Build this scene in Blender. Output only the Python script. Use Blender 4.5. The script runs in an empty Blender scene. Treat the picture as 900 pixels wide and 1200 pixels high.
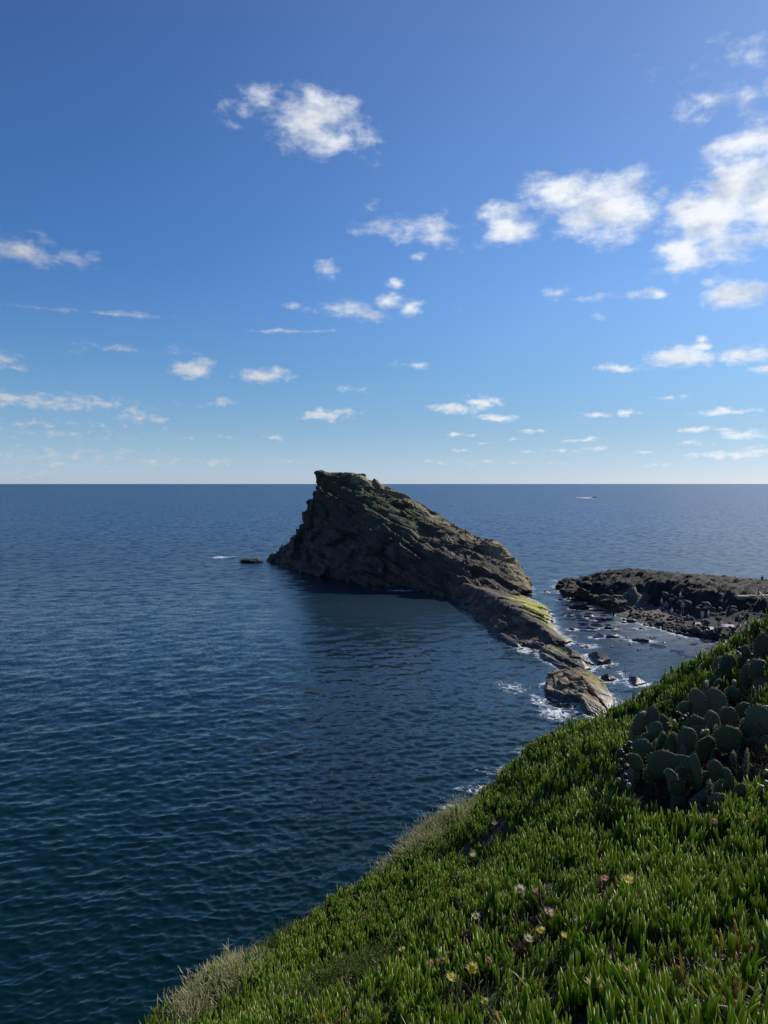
import bpy, bmesh, math, random
import numpy as np
from mathutils import Vector, Euler, Matrix, kdtree

random.seed(7)
rng = np.random.default_rng(11)
SC = bpy.context.scene
COL = SC.collection
R = math.radians

# ------------------------------------------------------------------ camera, sky, sun, exposure
H = 25.0                       # eye height above the sea
F = 860.0                      # focal length in pixels of a 900 x 1200 frame
PITCH = math.atan(33.0 / F)    # the horizon sits a little above the middle
SUN_AZ, SUN_EL = 47.0, 33.0
SUN_DIR = Vector((math.sin(R(SUN_AZ)) * math.cos(R(SUN_EL)), math.cos(R(SUN_AZ)) * math.cos(R(SUN_EL)), math.sin(R(SUN_EL))))

cam = bpy.data.cameras.new('camera')
camo = bpy.data.objects.new('camera', cam)
COL.objects.link(camo)
camo.location = (0, 0, H)
camo.rotation_euler = (math.pi / 2 - PITCH, 0, 0)
cam.sensor_fit = 'VERTICAL'
cam.sensor_height = 36.0
cam.lens = F / 1200.0 * 36.0
cam.clip_start = 0.05
cam.clip_end = 100000
SC.camera = camo
SC.view_settings.view_transform = 'Standard'
SC.view_settings.look = 'None'
SC.view_settings.gamma = 1
SC.view_settings.exposure = 0.0
SC.cycles.use_denoising = True
SC.cycles.max_bounces = 8
SC.cycles.transmission_bounces = 6
SC.cycles.sample_clamp_indirect = 6.0

def N(nt, typ, ins=None, **props):
    n = nt.nodes.new(typ)
    for k, v in props.items():
        setattr(n, k, v)
    for k, v in (ins or {}).items():
        s = n.inputs[k]
        if isinstance(v, bpy.types.NodeSocket):
            nt.links.new(v, s)
        else:
            s.default_value = v
    return n

def M(nt, op, a, b=None, c=None, clamp=False):
    ins = {0: a}
    if b is not None: ins[1] = b
    if c is not None: ins[2] = c
    return N(nt, 'ShaderNodeMath', ins, operation=op, use_clamp=clamp).outputs[0]

def VM(nt, op, a, b=None, out=0, **kw):
    ins = {0: a}
    if b is not None: ins[1] = b
    n = N(nt, 'ShaderNodeVectorMath', ins, operation=op)
    for k, v in kw.items():
        if isinstance(v, bpy.types.NodeSocket): nt.links.new(v, n.inputs[k])
        else: n.inputs[k].default_value = v
    return n.outputs[out]

def ramp(nt, fac, stops, interp='LINEAR'):
    n = N(nt, 'ShaderNodeValToRGB', {0: fac})
    cr = n.color_ramp
    cr.interpolation = interp
    while len(cr.elements) < len(stops): cr.elements.new(0.5)
    for e, (p, c) in zip(cr.elements, stops):
        e.position = p
        e.color = (c, c, c, 1) if not hasattr(c, '__len__') else (*c, 1)
    return n.outputs[0]

def mixc(nt, fac, a, b, blend='MIX'):
    n = nt.nodes.new('ShaderNodeMix'); n.data_type = 'RGBA'; n.blend_type = blend
    for idx, v in ((0, fac), (6, a), (7, b)):
        if isinstance(v, bpy.types.NodeSocket): nt.links.new(v, n.inputs[idx])
        elif idx == 0: n.inputs[0].default_value = v
        else: n.inputs[idx].default_value = (*v, 1) if len(v) == 3 else v
    return n.outputs[2]

def smooth(nt, x, lo, hi):
    return N(nt, 'ShaderNodeMapRange', {0: x, 1: lo, 2: hi, 3: 0.0, 4: 1.0}, interpolation_type='SMOOTHSTEP').outputs[0]

def noise(nt, vec, scale, detail=4.0, rough=0.55, dist=0.0, out=0, lac=2.0):
    return N(nt, 'ShaderNodeTexNoise', {'Vector': vec, 'Scale': scale, 'Detail': detail, 'Roughness': rough, 'Distortion': dist, 'Lacunarity': lac}).outputs[out]

world = bpy.data.worlds.new('World')
SC.world = world
world.use_nodes = True
wt = world.node_tree
wt.nodes.clear()
SKY = 0.10
sky = N(wt, 'ShaderNodeTexSky', sky_type='NISHITA', sun_disc=False)
sky.sun_elevation = R(SUN_EL); sky.sun_rotation = R(SUN_AZ)
sky.altitude = 0; sky.air_density = 1.0; sky.dust_density = 0.25; sky.ozone_density = 2.2
# clouds: (x, y, half width, half height, weight) of each cloud seen over the sea, turned into azimuth / elevation
CLOUDS = [(358,141,68,30,.85),(312,113,26,18,.6),(402,157,36,20,.65),(436,190,22,9,.35),(26,290,42,17,.7),(80,300,26,8,.4),
 (438,262,26,10,.6),(505,270,44,17,.7),(437,244,14,7,.5),(595,262,44,24,.95),(660,228,55,26,.85),(712,244,62,36,1.1),(735,210,30,12,.5),
 (880,165,44,22,.9),(862,205,52,34,1.0),(838,262,58,40,1.15),(800,295,34,26,.9),(900,230,40,50,1.0),(842,320,20,9,.4),(850,100,40,24,.22),(890,60,34,28,.28),(835,50,22,8,.25),(840,115,22,7,.24),
 (868,343,42,13,1.0),(830,330,12,6,.6),(771,343,17,7,.85),(690,350,44,6,.5),(655,342,18,6,.45),(703,369,12,4,.4),
 (395,362,30,12,.7),(430,369,24,8,.6),(456,353,16,11,.8),(482,361,16,11,.85),(462,333,12,5,.6),(388,314,18,13,.38),(342,358,11,4,.5),(490,300,10,5,.5),(528,362,14,8,.3),
 (226,434,30,10,.9),(240,425,15,7,.7),(308,440,34,9,.95),(325,436,14,7,.7),(262,472,17,5,.6),(8,424,28,9,.4),(20,432,34,3,.4),
 (166,490,28,6,.8),(50,470,130,9,.66),(110,478,70,6,.5),(40,496,110,4,.3),(55,508,120,5,.3),
 (382,486,34,7,.85),(370,489,30,4,.6),(402,482,18,5,.6),(414,457,18,4,.5),(492,428,13,5,.7),(470,428,12,4,.4),
 (535,478,36,6,.9),(566,472,24,9,.9),(581,490,28,5,.95),(725,431,24,7,.75),(800,418,40,12,1.1),(822,408,18,9,.8),(874,416,34,10,1.0),(893,433,16,5,.9),(822,398,10,4,.6),
 (700,486,24,3.5,.7),(735,484,16,5,.9),(781,466,14,3,.6),(800,464,10,3,.6),(852,482,36,4.5,.9),(815,503,24,3.5,.8),(868,509,30,6,.9),(845,502,16,3,.6),(850,533,44,5,.75),(890,528,26,6,.7),(812,519,18,3,.6),
 (686,516,24,3,.7),(697,525,14,3,.6),(623,505,16,3,.75),(537,509,18,3,.7),(540,528,12,2.5,.5),(600,515,10,2,.4),(566,520,7,2,.5),(640,528,30,2,.3),(760,530,20,2,.4),(770,545,24,2.5,.4),(600,543,50,2.5,.3),(520,541,30,2.5,.3),
 (338,388,72,2.6,.5),(110,366,120,3,.42),(150,409,100,6,.25),(180,541,26,4,.5),(248,541,28,4,.5),(60,534,110,8,.3),(335,540,24,3,.4),(30,555,60,4,.3),(130,530,40,4,.35),(216,513,12,3,.35),(317,513,14,3,.35),(268,512,9,2.5,.3),(70,543,30,4,.4)]
tcw = N(wt, 'ShaderNodeTexCoord').outputs['Generated']
sp = N(wt, 'ShaderNodeSeparateXYZ', {0: tcw})
az_ = M(wt, 'ARCTAN2', sp.outputs[0], sp.outputs[1])
el_ = M(wt, 'ARCSINE', sp.outputs[2])
pw = N(wt, 'ShaderNodeCombineXYZ', {0: az_, 1: el_, 2: 0.0}).outputs[0]
pst = VM(wt, 'MULTIPLY', pw, (1.0, 1.7, 1.0))
wcol = noise(wt, pst, 26.0, 5.0, 0.6, 0.0, out=1)
warp = VM(wt, 'MULTIPLY', VM(wt, 'SUBTRACT', wcol, (.5, .5, .5)), (0.045, 0.018, 0.0))
low = smooth(wt, el_, 0.02, 0.30)
warp = VM(wt, 'SCALE', warp, Scale=M(wt, 'MULTIPLY_ADD', low, 0.72, 0.28))
pwarp = VM(wt, 'ADD', pw, warp)
field = None
rr = random.Random(3)
cl = []
for (cx, cy, a, b, s) in CLOUDS:
    x = (cx - 450) / F; y = -(cy - 600) / F
    d = Vector((x, math.cos(PITCH) + y * math.sin(PITCH), -math.sin(PITCH) + y * math.cos(PITCH))).normalized()
    cl.append((math.atan2(d.x, d.y), math.asin(d.z), a / F * 1.22 * math.cos(math.atan(x)) , b / F * 1.3, s))
for k in range(26):            # the same kind of sky all round
    a = rr.uniform(0.62, 5.66); e = rr.uniform(0.04, 0.6)
    if a > math.pi: a -= 2 * math.pi
    cl.append((a, e, rr.uniform(.03, .12) * (.4 + e), rr.uniform(.012, .05) * (.35 + e), rr.uniform(.6, 1.0)))
for (a, e, ra, rb, s) in cl:
    q = VM(wt, 'SUBTRACT', pwarp, (a, e, 0))
    q = VM(wt, 'MULTIPLY', q, (1 / ra, 1 / rb, 0))
    ln = VM(wt, 'LENGTH', q, out=1)
    v = M(wt, 'MULTIPLY_ADD', ln, -s, s)
    field = v if field is None else M(wt, 'MAXIMUM', field, v)
field = M(wt, 'MAXIMUM', field, -1.0)
nA = noise(wt, pst, 17.0, 9.0, 0.60)
nB = noise(wt, pst, 60.0, 7.0, 0.60)
nn = M(wt, 'ADD', M(wt, 'MULTIPLY', nA, low), M(wt, 'MULTIPLY', nB, M(wt, 'SUBTRACT', 1.0, low)))
nA1 = noise(wt, pst, 15.0, 4.0, 0.55)
soff = VM(wt, 'ADD', pst, (0.010, 0.034, 0.0))
nA2 = noise(wt, soff, 15.0, 4.0, 0.55)
dens = M(wt, 'ADD', M(wt, 'MULTIPLY', field, 1.30), M(wt, 'MULTIPLY_ADD', nn, 3.1, -1.85))
alpha = smooth(wt, dens, -0.22, 0.95)
alpha = M(wt, 'MULTIPLY', alpha, 0.95)
lit = M(wt, 'MULTIPLY_ADD', M(wt, 'MULTIPLY', M(wt, 'SUBTRACT', nA1, nA2), low), 2.8, 0.86, clamp=True)
sdot = VM(wt, 'DOT_PRODUCT', tcw, tuple(SUN_DIR), out=1)
tosun = smooth(wt, sdot, 0.35, 0.85)
ccol = mixc(wt, lit, (4.2, 5.0, 6.2), (8.6, 8.9, 9.2))
ccol = VM(wt, 'SCALE', ccol, Scale=M(wt, 'MULTIPLY_ADD', tosun, 0.36, 0.74))
elr = M(wt, 'MULTIPLY', el_, 1 / .7, clamp=True)
hue = ramp(wt, elr, [(0.0, (.375, .500, .88)), (.027, (.345, .455, .77)), (.062, (.315, .42, .645)), (.102, (.292, .395, .565)), (.177, (.26, .385, .535)), (.40, (.190, .325, .505)), (.9, (.20, .31, .48))])
skyc = VM(wt, 'SCALE', VM(wt, 'MULTIPLY', sky.outputs[0], hue), Scale=M(wt, 'MULTIPLY', 2.0, M(wt, 'MULTIPLY_ADD', smooth(wt, VM(wt, 'DOT_PRODUCT', tcw, tuple(SUN_DIR), out=1), .0, .8), M(wt, 'MULTIPLY_ADD', low, .30, -.28), 1.0)))
skyc = VM(wt, 'ADD', skyc, VM(wt, 'SCALE', VM(wt, 'MULTIPLY', skyc, (.62, .28, .10)), Scale=M(wt, 'MULTIPLY', smooth(wt, VM(wt, 'DOT_PRODUCT', tcw, tuple(SUN_DIR), out=1), .45, 1.0), low)))
final = mixc(wt, alpha, skyc, ccol)
bg = N(wt, 'ShaderNodeBackground', {0: final, 1: SKY})
wo = N(wt, 'ShaderNodeOutputWorld', {0: bg.outputs[0]})

sun = bpy.data.lights.new('sun', 'SUN')
sun.energy = 4.9; sun.angle = R(0.5); sun.color = (1.0, 0.94, 0.84)
suno = bpy.data.objects.new('sun', sun)
COL.objects.link(suno)
suno.location = (60, 60, 120)
suno.rotation_euler = SUN_DIR.to_track_quat('Z', 'Y').to_euler()

# ------------------------------------------------------------------ placing helpers
def ray(px, py):
    x = (px - 450) / F; y = -(py - 600) / F
    return Vector((x, math.cos(PITCH) + y * math.sin(PITCH), -math.sin(PITCH) + y * math.cos(PITCH)))
def at_d(px, py, d):
    v = ray(px, py); return Vector((0, 0, H)) + v * (d / v.y)
def at_z(px, py, z=0.0):
    v = ray(px, py); return Vector((0, 0, H)) + v * ((z - H) / v.z)

# ------------------------------------------------------------------ numpy noise
_perm = np.random.default_rng(5).permutation(256); _perm = np.concatenate([_perm, _perm, _perm])
_g = np.random.default_rng(6).normal(size=(256, 3)); _g /= np.linalg.norm(_g, axis=1)[:, None]
def perlin(p):
    p = np.asarray(p, float)
    i = np.floor(p).astype(int); f = p - i; i &= 255
    u = f * f * f * (f * (f * 6 - 15) + 10)
    out = 0
    for dx in (0, 1):
        for dy in (0, 1):
            for dz in (0, 1):
                h = _perm[_perm[_perm[(i[:, 0] + dx)] + i[:, 1] + dy] + i[:, 2] + dz]
                g = _g[h]
                d = g[:, 0] * (f[:, 0] - dx) + g[:, 1] * (f[:, 1] - dy) + g[:, 2] * (f[:, 2] - dz)
                w = (u[:, 0] if dx else 1 - u[:, 0]) * (u[:, 1] if dy else 1 - u[:, 1]) * (u[:, 2] if dz else 1 - u[:, 2])
                out = out + w * d
    return out
def fbm(p, octv=4, gain=0.5):
    a, s, o = 1.0, 1.0, 0
    for k in range(octv):
        o = o + a * perlin(np.asarray(p) * s + k * 17.3); a *= gain; s *= 2.03
    return o
def ridged(p, octv=4, gain=0.5):
    a, s, o = 1.0, 1.0, 0
    for k in range(octv):
        o = o + a * (1 - 2.2 * np.abs(perlin(np.asarray(p) * s + k * 11.7))); a *= gain; s *= 2.03
    return o

# ------------------------------------------------------------------ object helpers
def tag(o, label=None, cat=None, group=None, kind=None):
    if label: o['label'] = label
    if cat: o['category'] = cat
    if group: o['group'] = group
    if kind: o['kind'] = kind
    return o
def link(o, parent=None):
    COL.objects.link(o)
    if parent: o.parent = parent
    return o
def empty(name, loc=(0, 0, 0), rz=0.0):
    o = bpy.data.objects.new(name, None); link(o)
    o.empty_display_size = 0.2
    o.location = loc; o.rotation_euler = (0, 0, rz); return o
def pymesh(name, v, f, mat=None, smooth_=True):
    me = bpy.data.meshes.new(name)
    v = np.asarray(v, np.float32)
    if isinstance(f, np.ndarray):
        k = f.shape[1]; n = len(f)
        me.vertices.add(len(v)); me.vertices.foreach_set('co', v.ravel())
        me.loops.add(n * k); me.loops.foreach_set('vertex_index', f.astype(np.int32).ravel())
        me.polygons.add(n); me.polygons.foreach_set('loop_start', np.arange(0, n * k, k, dtype=np.int32))
        me.polygons.foreach_set('loop_total', np.full(n, k, np.int32))
        me.update(calc_edges=True)
    else:
        me.from_pydata([tuple(map(float, q)) for q in v], [], f); me.update()
    if mat: me.materials.append(mat)
    if smooth_: me.polygons.foreach_set('use_smooth', np.ones(len(me.polygons), bool))
    return me
def mobj(name, me, parent=None, loc=None):
    o = bpy.data.objects.new(name, me); link(o, parent)
    if loc is not None: o.location = loc
    return o
class MB:
    def __init__(s): s.v = []; s.f = []
    def add(s, v, f):
        k = len(s.v); s.v += [tuple(q) for q in v]; s.f += [tuple(i + k for i in q) for q in f]
    def tube(s, pts, rad, n=8, caps=True, flat=1.0):
        pts = [Vector(p) for p in pts]
        if not hasattr(rad, '__len__'): rad = [rad] * len(pts)
        rings = []; up = None
        for i, p in enumerate(pts):
            t = (pts[min(i + 1, len(pts) - 1)] - pts[max(i - 1, 0)]).normalized()
            if up is None: up = Vector((0, 0, 1)) if abs(t.z) < .9 else Vector((1, 0, 0))
            a = t.cross(up).normalized(); b = a.cross(t).normalized(); up = b
            rings.append([p + (a * math.cos(2 * math.pi * k / n) + b * (flat * math.sin(2 * math.pi * k / n))) * rad[i] for k in range(n)])
        v = [q for r_ in rings for q in r_]; f = []
        for i in range(len(pts) - 1):
            for k in range(n):
                f.append((i * n + k, i * n + (k + 1) % n, (i + 1) * n + (k + 1) % n, (i + 1) * n + k))
        if caps:
            f.append(tuple(range(n - 1, -1, -1))); f.append(tuple((len(pts) - 1) * n + k for k in range(n)))
        s.add(v, f)
    def capsule(s, a, b, ra, rb, n=10):
        a = Vector(a); b = Vector(b); t = (b - a).normalized() if (b - a).length > 1e-6 else Vector((0, 0, 1))
        pts, rad = [], []
        for k in (-.98, -.8, -.45): pts.append(a + t * ra * k); rad.append(ra * math.sqrt(1 - k * k))
        pts.append(a); rad.append(ra); pts.append(b); rad.append(rb)
        for k in (.45, .8, .98): pts.append(b + t * rb * k); rad.append(rb * math.sqrt(1 - k * k))
        s.tube(pts, rad, n)
    def ellipsoid(s, c, r_, n=12, m=8):
        v = []; f = []; c = Vector(c)
        for i in range(1, m):
            th = math.pi * i / m
            for k in range(n):
                ph = 2 * math.pi * k / n
                v.append(c + Vector((r_[0] * math.sin(th) * math.cos(ph), r_[1] * math.sin(th) * math.sin(ph), r_[2] * math.cos(th))))
        t = len(v); v += [c + Vector((0, 0, r_[2])), c - Vector((0, 0, r_[2]))]
        for i in range(m - 2):
            for k in range(n): f.append((i * n + k, (i + 1) * n + k, (i + 1) * n + (k + 1) % n, i * n + (k + 1) % n))
        for k in range(n):
            f.append((t, k, (k + 1) % n)); f.append((t + 1, (m - 2) * n + (k + 1) % n, (m - 2) * n + k))
        s.add(v, f)
    def box(s, c, d, rot=None):
        c = Vector(c); v = []
        for x in (-.5, .5):
            for y in (-.5, .5):
                for z in (-.5, .5):
                    q = Vector((x * d[0], y * d[1], z * d[2]))
                    if rot is not None: q = rot @ q
                    v.append(c + q)
        s.add(v, [(0, 1, 3, 2), (4, 6, 7, 5), (0, 4, 5, 1), (2, 3, 7, 6), (0, 2, 6, 4), (1, 5, 7, 3)])
    def mesh(s, name, mat=None, smooth_=True): return pymesh(name, s.v, s.f, mat, smooth_)
    def build(s, name, mat, parent=None, smooth_=True): return mobj(name, s.mesh(name, mat, smooth_), parent)

def voxel(me, size, name):
    """union of everything in the mesh as one continuous surface"""
    o = bpy.data.objects.new('tmp', me); COL.objects.link(o)
    m = o.modifiers.new('r', 'REMESH'); m.mode = 'VOXEL'; m.voxel_size = size
    bpy.context.view_layer.update()
    dg = bpy.context.evaluated_depsgraph_get()
    out = bpy.data.meshes.new_from_object(o.evaluated_get(dg)); out.name = name
    bpy.data.objects.remove(o); bpy.data.meshes.remove(me)
    return out
def verts_of(me):
    a = np.empty(len(me.vertices) * 3, np.float32); me.vertices.foreach_get('co', a); return a.reshape(-1, 3).astype(float)
def norms_of(me):
    a = np.empty(len(me.vertices) * 3, np.float32); me.vertex_normals.foreach_get('vector', a); return a.reshape(-1, 3).astype(float)
def set_verts(me, v):
    me.vertices.foreach_set('co', np.asarray(v, np.float32).ravel()); me.update()
def fattr(me, name, vals):
    a = me.attributes.new(name, 'FLOAT', 'POINT'); a.data.foreach_set('value', np.asarray(vals, np.float32))

BED = np.array((0.52, 0.10, 0.85)); BED /= np.linalg.norm(BED)
def saw(t):
    f = t - np.floor(t); return np.where(f < .8, f / .8, (1 - f) / .2) - .5
def facets(p, size, seed, stretch=(2.6, 1.2, .75), bed=BED):
    a = np.cross(bed, (0., 1., 0.)); a /= np.linalg.norm(a); c = np.cross(bed, a)
    q = np.c_[p @ a / stretch[0], p @ c / stretch[1], p @ bed / stretch[2]] / size
    q = q + .18 * np.c_[perlin(q * .8 + seed), perlin(q * .8 + seed + 9), perlin(q * .8 + seed + 5)]
    rg = np.random.default_rng(int(seed * 10) + 3)
    cell = np.floor(q).astype(int); lo = cell.min(0) - 1; n_ = cell.max(0) - lo + 2
    jit = rg.uniform(0, 1, (*n_, 3)); off = rg.uniform(-1, 1, n_); gr = rg.normal(0, .55, (*n_, 3))
    best = np.full(len(q), 1e9); out = np.zeros(len(q)); f0 = cell - lo
    for dx in (-1, 0, 1):
        for dy in (-1, 0, 1):
            for dz in (-1, 0, 1):
                i = np.clip(f0 + (dx, dy, dz), 0, n_ - 1)
                s_ = i + lo + jit[i[:, 0], i[:, 1], i[:, 2]]
                v = q - s_; d = (v * v).sum(1)
                h = off[i[:, 0], i[:, 1], i[:, 2]] + (gr[i[:, 0], i[:, 1], i[:, 2]] * v).sum(1)
                m_ = d < best; best = np.where(m_, d, best); out = np.where(m_, h, out)
    return out * size
def crag(me, big, terr, seed=0.0, fine=1.0, bed=BED):
    """weathered, bedded rock relief"""
    p = verts_of(me); n = norms_of(me); q = p + seed
    warp_ = fbm(q * .06, 3)
    b = p @ bed + 2.2 * warp_ * big + .35 * fbm(q * .35, 2) * min(1, big)
    d = big * (1.5 * fbm(q * .075, 3) + .30 * ridged(q * .17 + 3, 2) - .25)
    d += np.clip(big * 1.6, .18, 1) * (.14 * facets(p, 6.5, seed) + .08 * facets(p, 2.6, seed + 1.3) + .06 * facets(p, 1.1, seed + 2.1))
    hatch = np.clip(.55 + 1.6 * fbm(q * .09 + 40, 2), .1, 1.1)
    d += terr * (1.15 * saw(b / 4.1) + hatch * (.42 * saw(b / 1.45 + .3) + .20 * saw(b / .55 + .1)))
    d += fine * (.16 * ridged(q * .9, 3, .55) - .1)
    p2 = p + n * d[:, None]
    set_verts(me, p2)

# ------------------------------------------------------------------ materials
def newmat(name):
    m = bpy.data.materials.new(name); m.use_nodes = True
    nt = m.node_tree; nt.nodes.clear()
    out = N(nt, 'ShaderNodeOutputMaterial')
    b = N(nt, 'ShaderNodeBsdfPrincipled'); nt.links.new(b.outputs[0], out.inputs[0])
    return m, nt, b, out
def plain(name, col, rough=.7, var=.25, scale=8.0, metal=0.0):
    m, nt, b, out = newmat(name)
    tc = N(nt, 'ShaderNodeTexCoord').outputs['Object']
    n_ = noise(nt, tc, scale, 5, .6)
    c = mixc(nt, n_, tuple(c * (1 - var) for c in col), tuple(c * (1 + var) for c in col))
    nt.links.new(c, b.inputs['Base Color']); b.inputs['Roughness'].default_value = rough; b.inputs['Metallic'].default_value = metal
    bp = N(nt, 'ShaderNodeBump', {'Height': n_, 'Strength': .15, 'Distance': .01}); nt.links.new(bp.outputs[0], b.inputs['Normal'])
    return m
def rockmat(name, dark, mid, light, green=None, algae=False, wet=1.2, gz=(9.0, 17.0)):
    m, nt, b, out = newmat(name)
    g = N(nt, 'ShaderNodeNewGeometry'); pos = g.outputs['Position']; nor = g.outputs['Normal']
    bd = VM(nt, 'DOT_PRODUCT', pos, tuple(BED), out=1)
    al = VM(nt, 'DOT_PRODUCT', pos, (.85, 0.0, -.52), out=1)
    sep = N(nt, 'ShaderNodeSeparateXYZ', {0: pos})
    sv = N(nt, 'ShaderNodeCombineXYZ', {0: M(nt, 'MULTIPLY', bd, 1.3), 1: M(nt, 'MULTIPLY', al, .12), 2: M(nt, 'MULTIPLY', sep.outputs[1], .12)}).outputs[0]
    strata = noise(nt, sv, 1.0, 6, .62, .6)
    blot = noise(nt, pos, .22, 6, .6)
    grain = noise(nt, pos, 2.2, 7, .65)
    f_ = M(nt, 'ADD', M(nt, 'MULTIPLY', strata, .34), M(nt, 'ADD', M(nt, 'MULTIPLY', blot, .46), M(nt, 'MULTIPLY', grain, .25)))
    c = ramp(nt, f_, [(.36, dark), (.53, mid), (.70, light)])
    sepn = N(nt, 'ShaderNodeSeparateXYZ', {0: nor})
    if green:
        hi = smooth(nt, sep.outputs[2], gz[0], gz[1])
        gn = noise(nt, pos, .3, 7, .68)
        gm = M(nt, 'MULTIPLY', hi, smooth(nt, M(nt, 'ADD', M(nt, 'MULTIPLY', sepn.outputs[2], .35), gn), .45, .70))
        gc = mixc(nt, noise(nt, pos, 1.6, 6, .7), tuple(x * .45 for x in green), tuple(x * 1.4 for x in green))
        c = mixc(nt, gm, c, gc)
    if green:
        dm = N(nt, 'ShaderNodeAttribute', attribute_name='dry').outputs['Fac']  # dry grass mask; its tan also stands for the sunlit crest
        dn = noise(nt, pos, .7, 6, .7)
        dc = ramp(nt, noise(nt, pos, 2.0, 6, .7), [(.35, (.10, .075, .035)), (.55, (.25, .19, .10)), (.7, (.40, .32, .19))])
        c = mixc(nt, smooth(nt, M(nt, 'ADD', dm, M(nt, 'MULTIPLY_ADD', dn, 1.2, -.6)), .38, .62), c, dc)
    if algae:
        at = N(nt, 'ShaderNodeAttribute', attribute_name='algae').outputs['Fac']
        an = noise(nt, pos, 1.1, 8, .75)
        am = smooth(nt, M(nt, 'ADD', at, M(nt, 'MULTIPLY_ADD', an, 2.6, -1.35)), .40, .68)
        ac = ramp(nt, noise(nt, pos, 1.2, 5, .7), [(.35, (.16, .16, .015)), (.52, (.36, .37, .025)), (.68, (.50, .46, .09))])
        c = mixc(nt, am, c, ac)
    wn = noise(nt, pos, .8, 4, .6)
    wet_shade = M(nt, 'SUBTRACT', 1.0, smooth(nt, M(nt, 'ADD', sep.outputs[2], M(nt, 'MULTIPLY_ADD', wn, -1.2, .6)), wet * .25, wet))  # waterline wetness; on slab and spur it also paints in the sides' shade
    c = mixc(nt, M(nt, 'MULTIPLY', wet_shade, .72), c, (.012, .011, .010))
    nt.links.new(c, b.inputs['Base Color'])
    nt.links.new(M(nt, 'MULTIPLY_ADD', wet_shade, -.45, .88), b.inputs['Roughness'])
    hgt = M(nt, 'ADD', M(nt, 'MULTIPLY', grain, .30), M(nt, 'MULTIPLY', strata, .9))
    bp = N(nt, 'ShaderNodeBump', {'Height': hgt, 'Strength': .65, 'Distance': .45}); nt.links.new(bp.outputs[0], b.inputs['Normal'])
    return m
def leafmat(name, base, tipc, trans=.35, var=.35, rough=.42):
    m, nt, b, out = newmat(name)
    oi = N(nt, 'ShaderNodeObjectInfo').outputs['Random']
    t_ = N(nt, 'ShaderNodeAttribute', attribute_name='tip').outputs['Fac']
    g = N(nt, 'ShaderNodeNewGeometry').outputs['Position']
    nz = noise(nt, g, 1.3, 5, .6)
    k = M(nt, 'ADD', M(nt, 'MULTIPLY', oi, .5), M(nt, 'MULTIPLY', nz, .7))
    c_ = mixc(nt, k, tuple(x * (1 - var) for x in base), tuple(x * (1 + var) for x in base))
    c_ = mixc(nt, smooth(nt, t_, .55, 1.0), c_, tipc)
    fine = noise(nt, g, 60, 3, .6)
    c_ = mixc(nt, M(nt, 'MULTIPLY', fine, .35), c_, tuple(x * .5 for x in base))
    nt.links.new(c_, b.inputs['Base Color']); b.inputs['Roughness'].default_value = rough
    tr = N(nt, 'ShaderNodeBsdfTranslucent'); nt.links.new(mixc(nt, .5, c_, tuple(min(1, x * 2.2) for x in base)), tr.inputs[0])
    mx = N(nt, 'ShaderNodeMixShader', {0: trans, 1: b.outputs[0], 2: tr.outputs[0]})
    nt.links.new(mx.outputs[0], out.inputs[0])
    return m
MR = {}
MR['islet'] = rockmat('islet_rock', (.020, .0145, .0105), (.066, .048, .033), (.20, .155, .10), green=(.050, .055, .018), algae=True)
MR['spur'] = rockmat('spur_rock', (.018, .014, .010), (.062, .046, .032), (.27, .21, .14), algae=True, wet=1.3)  # wet band set tall so its dark colour doubles as shade on the flanks
MR['slab'] = rockmat('slab_rock', (.028, .020, .013), (.20, .145, .082), (.48, .39, .25), algae=True, wet=1.35)  # wet foot, raised to paint the shaded block sides darker too
MR['dark'] = rockmat('dark_rock', (.009, .008, .007), (.024, .019, .016), (.065, .052, .040), wet=1.1)
MR['lava'] = rockmat('lava_rock', (.018, .015, .015), (.040, .033, .030), (.085, .066, .050), wet=.9)

# ------------------------------------------------------------------ hillside (the cliff top the camera stands on)
CTRL = [(697,1172,2.95),(900,1200,2.65),(550,1150,3.9),(300,1150,5.9),(734,1058,4.5),(608,1057,4.9),(800,950,6.1),(900,955,5.5),(640,950,7.4),(560,1000,7.2),
        (480,1070,6.4),(420,1120,5.4),(730,920,6.4),(840,860,7.4),(900,800,7.6),(700,880,7.8)]
EDGE = [(150,1228,5.6),(180,1206,6.0),(300,1124,7.2),(380,1072,8.0),(430,1040,8.8),(480,1000,9.5),(520,966,10.0),(560,944,10.5),(598,910,10.9),(622,880,10.9),(645,861,10.7),(668,852,10.3),(695,849,10.0),(718,848,9.6),(738,836,9.4),
        (762,814,9.2),(800,792,9.1),(840,772,9.0),(870,758,8.9),(900,747,8.8),(960,722,8.6)]
cp = [at_d(*q) for q in CTRL + EDGE]
cp = [(p.x, p.y, p.z) for p in cp] + [(0,0,H-1.62),(2,0,H-.9),(-2,0,H-2.5),(0,-4,H-1.2),(5,-4,H-.3),(-5,-4,H-3.2),(6,3,H-1.0),(8,7,H-1.2),(-3.2,4.0,H-4.3),(12,4,H-.6),(12,12,H-1.5),(0,-16,H-.6),(14,-14,H),(-14,-14,H-3.5)]
cp = np.array(cp)
def tps_fit(c, lam):
    d = np.linalg.norm(c[:, None, :2] - c[None, :, :2], axis=2)
    K = np.where(d > 0, d * d * np.log(d + 1e-9), 0) + lam * np.eye(len(c))
    P = np.c_[np.ones(len(c)), c[:, :2]]
    A = np.block([[K, P], [P.T, np.zeros((3, 3))]])
    return np.linalg.solve(A, np.r_[c[:, 2], 0, 0, 0])
_w = tps_fit(cp, .35)
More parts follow.
